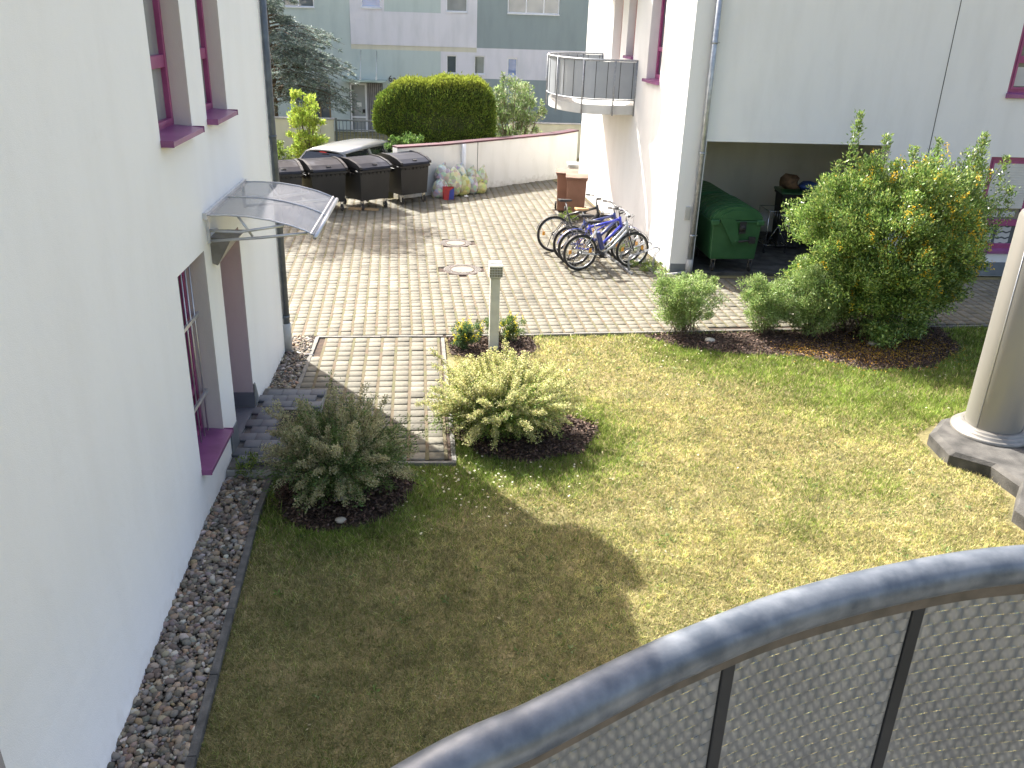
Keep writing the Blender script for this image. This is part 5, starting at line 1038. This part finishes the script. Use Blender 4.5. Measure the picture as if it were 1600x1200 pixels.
# ---- bicycles
def bicycle(loc, rz, label, frame='bike_black', fender='bike_black', saddle='rubber', step=False, rack=True, bars='up', lean=0, ebike=False, seat_h=.93, R=.345, steer=0, second=None, mud=True):
    t = thing('bicycle', label, 'bicycle', loc, rz, 'bicycles parked at the rack'); t.rotation_euler = (rad(lean), 0, rz)
    wb = 1.08; rh = Vector((0, 0, R)); fh = Vector((wb, 0, R)); bb_ = Vector((.44, 0, R - .06)); st = Vector((.27, 0, .78)); ht = Vector((.90, 0, .88)); hb = Vector((.935, 0, .74))
    for c in (rh, fh):
        w_ = MB(); w_.torus((0, 0, 0), R - .024, .025, 'y', 44, 10); o = w_.build('wheel', 'rubber', t); o.location = c
        if c is fh: o.rotation_euler = (0, 0, rad(steer))
        r_ = MB(); r_.torus((0, 0, 0), R - .05, .012, 'y', 44, 8); r_.tube([(0, -.045, 0), (0, .045, 0)], .02, 10); r_.build('rim', 'chrome', o)
        s_ = MB()
        for k in range(28):
            a = 2 * PI * k / 28; s_.tube([(.018 * math.cos(a + .9), .025 * (-1) ** k, .018 * math.sin(a + .9)), ((R - .055) * math.cos(a), 0, (R - .055) * math.sin(a))], .0016, 3, caps=False)
        s_.build('spokes', 'chrome', o)
        q = MB(); q.box(((R - .14), 0, .03), (.05, .008, .075)); q.box((-(R - .14), 0, .02), (.05, .008, .075)); q.build('reflector', 'orange', o)
    f_ = MB()
    if step: f_.tube([ht - Vector((0, 0, .06)), Vector((.62, 0, .52)), bb_ + Vector((-.03, 0, .06))], .019, 10); f_.tube([hb, Vector((.66, 0, .44)), bb_], .024, 10)
    else: f_.tube([ht - Vector((.0, 0, .02)), st - Vector((0, 0, .05))], .024, 10); f_.tube([hb, bb_], .028, 10)
    if not step: f_.tube([ht, ht - Vector((.16, 0, .05)), st - Vector((-.1, 0, .15))], .015, 8)
    f_.tube([bb_, st], .020, 10); f_.tube([ht + Vector((-.008, 0, .03)), hb + Vector((.008, 0, -.04))], .028, 10)
    for s in (-1, 1): f_.tube([bb_ + Vector((0, s * .02, 0)), rh + Vector((0, s * .055, 0))], .011, 8); f_.tube([st + Vector((0, s * .015, -.05)), rh + Vector((0, s * .055, 0))], .009, 8)
    f_.build('frame', frame, t)
    k_ = MB(); k_.tube([hb + Vector((.006, 0, -.02)), hb + Vector((.014, 0, -.05))], .022, 8)
    for s in (-1, 1): k_.tube([hb + Vector((.01, s * .02, -.03)), hb + Vector((.02, s * .05, -.08)), fh + Vector((0, s * .055, 0))], .013, 8)
    k_.build('fork', second or 'bike_black', t)
    h_ = MB(); top = ht + Vector((-.03, 0, .13)); h_.tube([ht + Vector((-.005, 0, .02)), top, top + Vector((.06, 0, .02))], .014, 8)
    c = top + Vector((.06, 0, .02)); rise = .05 if bars == 'up' else 0
    h_.tube([c + Vector((-.16, -.30, rise)), c + Vector((-.04, -.20, rise)), c + Vector((0, -.06, 0)), c + Vector((0, .06, 0)), c + Vector((-.04, .20, rise)), c + Vector((-.16, .30, rise))], .011, 8)
    h_.tube([c + Vector((-.02, -.16, rise)), c + Vector((.06, -.10, .02)), hb + Vector((.07, -.02, 0)), hb + Vector((.03, 0, -.06))], .003, 4); h_.tube([c + Vector((-.02, .16, rise)), c + Vector((.07, .1, -.05)), hb + Vector((-.05, .03, -.05))], .003, 4)
    ho = h_.build('handlebar', 'bike_black' if frame != 'bike_silver' else 'chrome', t)
    for s in (-1, 1):
        g_ = MB(); g_.tube([c + Vector((-.10, s * .252, rise)), c + Vector((-.165, s * .305, rise))], .017, 8); g_.tube([c + Vector((.0, s * .19, rise - .02)), c + Vector((-.09, s * .28, rise - .035))], .005, 5); g_.build('grip', 'rubber', ho)
    s_ = MB(); sp = st + Vector((-.045, 0, seat_h - .80)); s_.tube([st, sp], .0135, 8); s_.build('seat_post', 'chrome', t)
    s_ = MB(); s_.add([(sp.x - .15, -.085, sp.z + .01), (sp.x - .15, .085, sp.z + .01), (sp.x - .02, .07, sp.z), (sp.x + .13, .022, sp.z - .0), (sp.x + .13, -.022, sp.z), (sp.x - .02, -.07, sp.z), (sp.x - .15, -.075, sp.z + .055), (sp.x - .15, .075, sp.z + .055), (sp.x - .02, .055, sp.z + .045), (sp.x + .13, .015, sp.z + .035), (sp.x + .13, -.015, sp.z + .035), (sp.x - .02, -.055, sp.z + .045)],
       [(0, 1, 2, 3, 4, 5)[::-1], (6, 7, 8, 9, 10, 11), (0, 1, 7, 6), (1, 2, 8, 7), (2, 3, 9, 8), (3, 4, 10, 9), (4, 5, 11, 10), (5, 0, 6, 11)]); so_ = s_.build('saddle', saddle, t, bevel=.012)
    if mud:
        for nm, c, a0, a1 in (('fender', rh, 10, 165), ('fender', fh, 25, 150)):
            m_ = MB(); pts = [(c.x + (R + .022) * math.cos(rad(a)), (R + .022) * math.sin(rad(a)) + c.z) for a in np.linspace(a0, a1, 16)]
            for p, q in zip(pts[:-1], pts[1:]): m_.add([(p[0], -.028, p[1]), (p[0], .028, p[1]), (q[0], .028, q[1]), (q[0], -.028, q[1]), (p[0], 0, p[1] + .012), (q[0], 0, q[1] + .012)], [(0, 4, 5, 3), (4, 1, 2, 5), (0, 3, 2, 1)])
            for s in (-1, 1): m_.tube([(pts[9][0], s * .03, pts[9][1]), (c.x, s * .05, c.z)], .003, 4)
            m_.build(nm, fender, t)
    if rack:
        k_ = MB()
        for s in (-1, 1): k_.tube([(.2, s * .045, .76), (-.0, s * .06, .755), (-.2, s * .06, .755)], .006, 6); k_.tube([(-.12, s * .06, .75), (0, s * .06, R)], .005, 5)
        for x in (.12, .02, -.1, -.2): k_.tube([(x, -.06, .757), (x, .06, .757)], .005, 5)
        k_.build('luggage_rack', 'dark_steel', t)
    c_ = MB(); c_.torus((bb_.x, .045, bb_.z), .085, .006, 'y', 28, 6)
    for a in (0, 72, 144, 216, 288): c_.tube([(bb_.x, .045, bb_.z), (bb_.x + .085 * math.cos(rad(a)), .045, bb_.z + .085 * math.sin(rad(a)))], .006, 4)
    c_.lathe([(.04, -.06), (.055, -.03), (.055, .03), (.04, .06)], 16, tuple(bb_), 'y'); c_.tube([(bb_.x, .045, bb_.z + .085), (0, .05, R + .035)], .004, 5); c_.tube([(bb_.x, .045, bb_.z - .085), (0, .05, R - .04)], .004, 5); c_.lathe([(.035, .035), (.04, .05), (.03, .06)], 14, (0, 0, R), 'y'); co_ = c_.build('chain_drive', 'dark_steel', t)
    p_ = MB()
    for s in (-1, 1): d = Vector((.13, 0, -.10)) * s; p_.tube([bb_ + Vector((0, s * .07, 0)), bb_ + d + Vector((0, s * .09, 0))], .009, 6); p_.box(tuple(bb_ + d + Vector((0, s * .13, 0))), (.09, .08, .018))
    p_.build('pedals', 'rubber', co_)
    if ebike: e_ = MB(); e_.box((.38, 0, .56), (.09, .085, .36), (0, rad(-20), 0)); e_.build('battery', 'bike_navy', t, bevel=.015)
    l_ = MB(); l_.lathe([(.03, 0), (.036, .05)], 14, (hb.x + .05, 0, hb.z + .02), 'x'); l_.build('headlight', 'chrome', t)
    l_ = MB(); l_.tube([(-.02, .06, R), (-.10, .16, .012)], .007, 6); l_.build('kickstand', 'dark_steel', t)
    return t
bicycle((2.47, 15.80, 0), rad(15), 'silver step-through bicycle with black wheels, nearest to the camera', 'bike_silver', 'bike_black', step=True, ebike=True, lean=3, second='bike_black', bars='up')
bicycle((2.42, 16.12, 0), rad(13), 'blue bicycle with blue mudguards, second from the front', 'bike_blue', 'bike_navy', lean=-2, second='chrome', seat_h=.95, bars='flat')
bicycle((2.36, 16.5, 0), rad(14), 'navy bicycle with a tan saddle, third from the front', 'bike_navy', 'bike_black', saddle='leather', lean=2, seat_h=1.0, second='bike_silver')
bicycle((2.14, 17.15, 0), rad(12), 'black bicycle with bare wheels and raised saddle, furthest back', 'bike_black', 'dark_steel', lean=-3, seat_h=1.02, rack=False, R=.36, bars='up')
t = thing('bicycle_rack', 'galvanised bicycle rack with curved loops by the right house corner', 'bicycle rack', (3.42, 15.62, 0), rad(100))
b = MB(); b.bb(-.08, 1.5, -.02, .02, .0, .035); b.bb(-.08, 1.5, -.50, -.46, 0, .035); b.build('rail', 'galv', t)
for i in range(4):
    b = MB(); x = .05 + i * .4
    for dx in (0, .055): b.tube(catmull([(x + dx, .0, .03), (x + dx, .02, .26), (x + dx, -.06, .33), (x + dx, -.3, .40), (x + dx, -.5, .47), (x + dx, -.58, .42), (x + dx, -.5, .33), (x + dx, -.46, .02)], 4), .009, 6)
    b.build('loop', 'galv', t)
# ---- manholes
for (x, y, r), lb in zip(MAN, ('round manhole cover with a dark patterned rim, the one nearer the bollard lamp', 'round manhole cover with a dark patterned rim, further from the camera')):
    t = thing('manhole_cover', lb, 'manhole cover', (x, y, 0), 0, 'manhole covers in the yard'); b = MB()
    b.lathe([(r * .58, -.03), (r * .58, .008), (.0001, .009)], 36, caps=False, smooth=False); b.build('concrete_infill', mat('manhole_infill', (.17, .155, .125), (.23, .21, .17), 12, .9, bump=.3), t)
    b = MB(); b.lathe([(r * .585, -.03), (r * .585, .012), (r * .62, .012), (r * .62, .004), (r, .004), (r, -.03)], 40, caps=False, smooth=False)
    for k, rr in enumerate((.68, .76, .84, .92)):
        for j in range(26):
            if (j + k) % 6 == 5: continue
            a0 = 2 * PI * (j + .5 * (k % 2)) / 26; a1 = a0 + 2 * PI / 26 * .72; ra, rb_ = r * (rr - .025), r * (rr + .025)
            b.add([(ra * math.cos(a0), ra * math.sin(a0), .0135), (rb_ * math.cos(a0), rb_ * math.sin(a0), .0135), (rb_ * math.cos(a1), rb_ * math.sin(a1), .0135), (ra * math.cos(a1), ra * math.sin(a1), .0135)], [(0, 1, 2, 3)], 1)
    b.build('cast_rim', [mat('rusty_cast_iron', (.07, .05, .042), (.11, .08, .068), 20, .85), 'kerb_grey'], t)
# ---- bollard lamp
t = thing('bollard_lamp', 'off-white square bollard lamp with a louvred head in the mulch', 'bollard lamp', (.66, 11.66, 0), rad(2))
b = MB(); b.bb(-.066, .066, -.066, .066, -.05, 1.06); b.build('post', 'white_paint', t, bevel=.004)
b = MB(); b.bb(-.085, .085, -.02, .10, 1.12, 1.28); b.bb(-.095, .095, -.14, -.022, 1.24, 1.265); b.bb(-.075, .075, -.06, .1, 1.062, 1.118); ho = b.build('lamp_head', 'white_paint', t, bevel=.004)
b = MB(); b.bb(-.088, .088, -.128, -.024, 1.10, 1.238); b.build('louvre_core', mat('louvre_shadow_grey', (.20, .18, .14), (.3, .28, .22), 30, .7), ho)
b = MB()
for i in range(4): b.bb(-.094, .094, -.136, -.03, 1.103 + i * .036, 1.109 + i * .036)
for i in range(6): x = -.09 + i * .036; b.bb(x - .002, x + .002, -.134, -.129, 1.10, 1.236)
b.build('louvres', 'white_paint', ho)
# ---- stones in the mulch
for x, y, s, lb in ((3.93, 12.02, .065, 'round pale stone in the mulch under the left round shrub'), (6.42, 11.9, .075, 'flat pale stone in the mulch under the forsythia'), (-1.0, 7.12, .045, 'small grey stone in the mulch under the shaded bush')):
    V = IV2 * np.array([s * 1.2, s, s * .65]) * (1 + .06 * np.sin(IV2[:, [0]] * 4 + x) + RNG.normal(0, .012, (len(IV2), 1))); o = npmesh('stone', V, IF2, 'stone', smooth=True); o.location = (x, y, s * .3); tag(o, lb, 'stone', 'loose stones in the mulch')
o = None
V = np.array([(x * .12, .0, 0) for x in (0, 1)]);
b = MB(); b.box((0, 0, .015), (.17, .06, .018), (rad(6), rad(4), .5)); o = b.build('wood_chip', 'stone', None, bevel=.004); o.location = (-1.02, 7.52, 0); o['label'] = 'pale flat stone shard at the foot of the shaded bush'; o.name = 'stone_shard'; tag(o, None, 'stone')
# ---- fallen petals
P = []
for (a, c, rx_, ry_, m_) in ((6.3, 11.6, .95, .5, 2600), (5.2, 11.7, .35, .25, 380), (7.3, 11.9, .4, .4, 500)): P.append(np.c_[RNG.normal(a, rx_ * .55, m_), RNG.normal(c, ry_ * .6, m_)])
P = np.concatenate(P); P = P[P[:, 1] < edge_y(P[:, 0]) - .1]; n = len(P); V, F, C = leaves(np.c_[P, RNG.uniform(.0, .035, n)], rvec(n) * np.array([1, 1, .25]), RNG.uniform(.016, .032, n), RNG.uniform(.010, .018, n), palette(n, [(.55, .33, .05), (.42, .24, .05), (.62, .40, .08)], .15)); o = npmesh('fallen_blossom', V, F, 'petal', colors=C, kind='stuff'); o['label'] = 'fallen yellow blossom on the mulch under the forsythia'; o['category'] = 'fallen petals'
# ---- estate car behind the containers
def car():
    t = thing('parked_car', 'silver estate car parked behind the black containers, only roof and windows showing', 'car', (-3.14, 22.95, -.36), rad(64))
    b = MB()  # side profile along x (rear at 0), half width w(z)
    secs = [(-.28, .35, .86, .80), (-.22, .30, .95, .84), (.1, .22, .98, .86), (1.4, .2, 1.0, .87), (2.7, .2, .98, .87), (3.6, .25, .9, .84), (3.95, .35, .72, .74)]
    vs = []
    for (x, zl, zh, w_) in secs: vs += [(x, -w_, zl), (x, -w_, zh - .1), (x, -w_ + .06, zh), (x, w_ - .06, zh), (x, w_, zh - .1), (x, w_, zl)]
    fs = [(i * 6 + k, i * 6 + (k + 1) % 6, (i + 1) * 6 + (k + 1) % 6, (i + 1) * 6 + k) for i in range(len(secs) - 1) for k in range(6)] + [tuple(range(6)), tuple(range(36, 42))[::-1]]
    b.add(vs, fs, 0, False); b.build('body', 'car_paint', t, bevel=.03)
    r = MB(); X = [(.02, 1.37, .56), (.25, 1.405, .585), (1.2, 1.425, .61), (2.2, 1.40, .60), (2.55, 1.36, .57)]; vs = []
    for (x, z, w_) in X:
        for k in range(9): u = -1 + k / 4; vs.append((x, u * w_, z - .045 * u * u - (.03 if abs(u) == 1 else 0)))
    n = len(X); fs = [(i * 9 + k, i * 9 + k + 1, (i + 1) * 9 + k + 1, (i + 1) * 9 + k) for i in range(n - 1) for k in range(8)]; r.add(vs, fs, 0, True)
    for s in (-1, 1):     # pillars
        for (x0, x1) in ((.02, .16), (1.15, 1.22), (1.95, 2.02)): 
            za = 1.31; k = x0 < .1
            r.add([(x0 - (.16 if k else 0), s * .80, .96), (x1 - (.1 if k else 0), s * .80, .96), (x1 + .02, s * (.60 - (.03 if k else 0)), za + .03), (x0, s * (.60 - (.04 if k else 0)), za + (.0 if k else .03))], [(0, 1, 2, 3)])
        r.tube([(2.55, s * .56, 1.30), (3.15, s * .74, .96)], .03, 6)
    ro = r.build('roof', 'car_paint', t)
    sd = ro.modifiers.new('thickness', 'SOLIDIFY'); sd.thickness = .03; sd.offset = -1
    g_ = MB()
    for s in (-1, 1): g_.quad((-.05, s * .79, .96), (3.1, s * .74, .96), (2.5, s * .56, 1.31), (.1, s * .58, 1.33))
    g_.quad((-.18, -.74, .95), (-.18, .74, .95), (.02, .53, 1.33), (.02, -.53, 1.33)); g_.quad((3.12, -.72, .94), (3.12, .72, .94), (2.53, .55, 1.32), (2.53, -.55, 1.32)); g_.build('windows', 'car_glass', t)
    b = MB(); b.bb(-.06, -.03, -.10, .10, 1.345, 1.355); b.build('brake_light', 'light_red', t)
    for s in (-1, 1):
        b = MB(); b.bb(-.30, -.20, s * .74 - .08, s * .74 + .08, .55, .9); b.build('tail_light', 'light_red', t, bevel=.02)
        for x in (.62, 3.15): w_ = MB(); w_.torus((0, 0, 0), .24, .07, 'y', 24, 10); w_.lathe([(.2, -.06), (.2, .06)], 18, (0, 0, 0), 'y'); o = w_.build('wheel', 'rubber', t); o.location = (x, s * .78, .31)
car()
# ---- column on its lobed plinth
t = thing('stone_plinth', 'lobed dark concrete plinth in the lawn at the right edge', 'plinth', (6.9, 8.0, 0))
P_ = [(5.60, 8.72), (5.56, 8.20), (5.88, 7.92), (5.93, 7.50), (5.60, 7.05), (5.66, 6.62), (6.0, 6.3), (6.6, 6.2), (7.5, 6.5), (8.2, 7.2), (8.2, 8.4), (7.6, 9.2), (6.5, 9.25), (5.95, 9.1)]
b = MB(); q = [(x - 6.9, y - 8.0) for x, y in P_]; b.prism(q, -.05, .075); q2 = [(x * .955, y * .955) for x, y in q]; n = len(q)
b = MB(); vs = [(x, y, -.05) for x, y in q] + [(x, y, .10) for x, y in q] + [(x, y, .145) for x, y in q2]; b.add(vs, [tuple(range(2 * n, 3 * n))] + [(r * n + i, r * n + (i + 1) % n, r * n + n + (i + 1) % n, r * n + n + i) for r in (0, 1) for i in range(n)]); b.build('slab', 'dark_concrete', t, bevel=.006)
t = thing('column', 'thick round metal-clad column with a stepped ring base on the dark plinth', 'column', (6.34, 8.72, .147))
b = MB(); b.lathe([(.305, .05), (.303, .4), (.292, 2.50), (.275, 2.55)], 64, caps=False); b.lathe([(.275, 2.55), (.0001, 2.552)], 64, caps=False, smooth=False); b.build('shaft', 'column', t)
b = MB()
for a in (205, 325, 85): x, y = .3065 * math.cos(rad(a)), .3065 * math.sin(rad(a)); b.tube([(x, y, .06), (x * .957, y * .957, 2.5)], .0045, 6)
b.build('seam', 'alu', t)
b = MB(); b.lathe([(.44, 0), (.44, .03), (.425, .038), (.40, .04), (.40, .062), (.385, .07), (.365, .072), (.365, .09), (.35, .098), (.33, .10), (.31, .10)], 64, caps=False); b.build('ring_base', 'dull_steel', t)

# ================================================================== OWN BALCONY RAILING
t = thing('balcony_railing', 'curved galvanised balcony railing with woven steel sheet panels in the foreground', 'railing', (0, 0, 2.9))
ctrl = [(-1.05, -.9), (-.80, -.30), (-.45, .22), (-.06, .545), (.09, .637), (.20, .703), (.265, .738), (.39, .797), (.56, .853), (.74, .888), (1.00, .895), (1.32, .80), (1.62, .52), (1.85, .1), (2.0, -.5)]
cv = catmull(ctrl, 14); ZR = .965
b = MB(); b.tube([(p[0], p[1], ZR) for p in cv], .0245, 24); b.build('handrail', 'rail_steel', t)
seg = np.cumsum([0] + [math.dist(a, c) for a, c in zip(cv[:-1], cv[1:])]); tot = seg[-1]; cx = np.array([p[0] for p in cv]); cy = np.array([p[1] for p in cv])
at = lambda s: (np.interp(s, seg, cx), np.interp(s, seg, cy))
def s_of(px, py): d = (cx - px) ** 2 + (cy - py) ** 2; return seg[np.argmin(d)]
b = MB(); S_ = np.arange(0, tot, .03)
for s0, s1 in zip(S_[:-1], S_[1:]):
    (x0, y0), (x1, y1) = at(s0), at(s1); tx, ty = (x1 - x0) / .03, (y1 - y0) / .03; nx, ny = ty * .004, -tx * .004
    b.add([(x0 - nx, y0 - ny, ZR - .045), (x1 - nx, y1 - ny, ZR - .045), (x1 - nx, y1 - ny, ZR - .012), (x0 - nx, y0 - ny, ZR - .012), (x0 + nx, y0 + ny, ZR - .045), (x1 + nx, y1 + ny, ZR - .045), (x1 + nx, y1 + ny, ZR - .012), (x0 + nx, y0 + ny, ZR - .012)], [(0, 1, 2, 3), (7, 6, 5, 4), (0, 4, 5, 1)])
b.build('flat_bar', mat('rusty_clamp_bar', (.10, .085, .065), (.16, .13, .10), 30, .6, .3), t)
sp1, sp2 = s_of(.325, .752), s_of(.60, .856); pitch = sp2 - sp1; posts = [sp1 + pitch * k for k in range(-5, 9) if 0 < sp1 + pitch * k < tot]
for s in posts:
    (x0, y0), (x1, y1) = at(s - .01), at(s + .01); a = math.atan2(y1 - y0, x1 - x0); x, y = at(s); ox, oy = -math.sin(a) * .012, math.cos(a) * .012
    b = MB(); b.box((x + ox, y + oy, .40), (.020, .03, 1.05), (0, 0, a)); b.build('post', 'dark_steel', t, bevel=.002)
PW, PH, AMP = .0262, .0195, .0021
for s0, s1 in zip(posts[:-1], posts[1:]):
    s0 += .010; s1 -= .010; ns = int((s1 - s0) / (PW / 8)); ss = np.linspace(s0, s1, ns + 1); X, Yc = at(ss); X2, Y2 = at(ss + .004); tx, ty = (X2 - X), (Y2 - Yc); L_ = np.hypot(tx, ty); nx, ny = ty / L_, -tx / L_
    fade = np.clip(np.minimum(ss - s0, s1 - ss) / .012, 0, 1); VV = []; FF = []; nr = 42
    for r in range(nr):
        za = ZR - .040 - r * PH; q = np.sin(2 * PI * ss / PW + PI * (r % 2)); d = AMP * np.sign(q) * np.abs(q) ** .55 * fade
        rows = [(0, .0), (.12, 1.0), (.88, 1.0), (1.0, .0)]; k0 = len(VV) * (ns + 1)
        for (v, am) in rows: dd = d * (.35 + .65 * am); dd = dd if am else AMP * .14 * np.sign(q) * np.abs(q) ** 7 * fade; VV.append(np.stack([X + nx * dd, Yc + ny * dd, np.full(ns + 1, za - v * (PH - .0004))], 1))
        for j in range(3):
            i = np.arange(ns); a0 = k0 + j * (ns + 1); FF.append(np.stack([a0 + i, a0 + i + 1, a0 + ns + 1 + i + 1, a0 + ns + 1 + i], 1))
    npmesh('woven_panel', np.concatenate(VV), np.concatenate(FF), 'panel', t, smooth=True)
b = MB(); 
pts = [(x, y) for x, y in zip(cx, cy)]; ctr = (.6, -1.2); q = [((x - ctr[0]) * .985 + ctr[0], (y - ctr[1]) * .985 + ctr[1]) for x, y in pts]; b.prism(q[::-1], -.20, 0.0)
bs = b.build('balcony_slab', 'slab'); bs.location = (0, 0, 2.9); tag(bs, 'concrete balcony floor below the foreground railing', 'balcony')
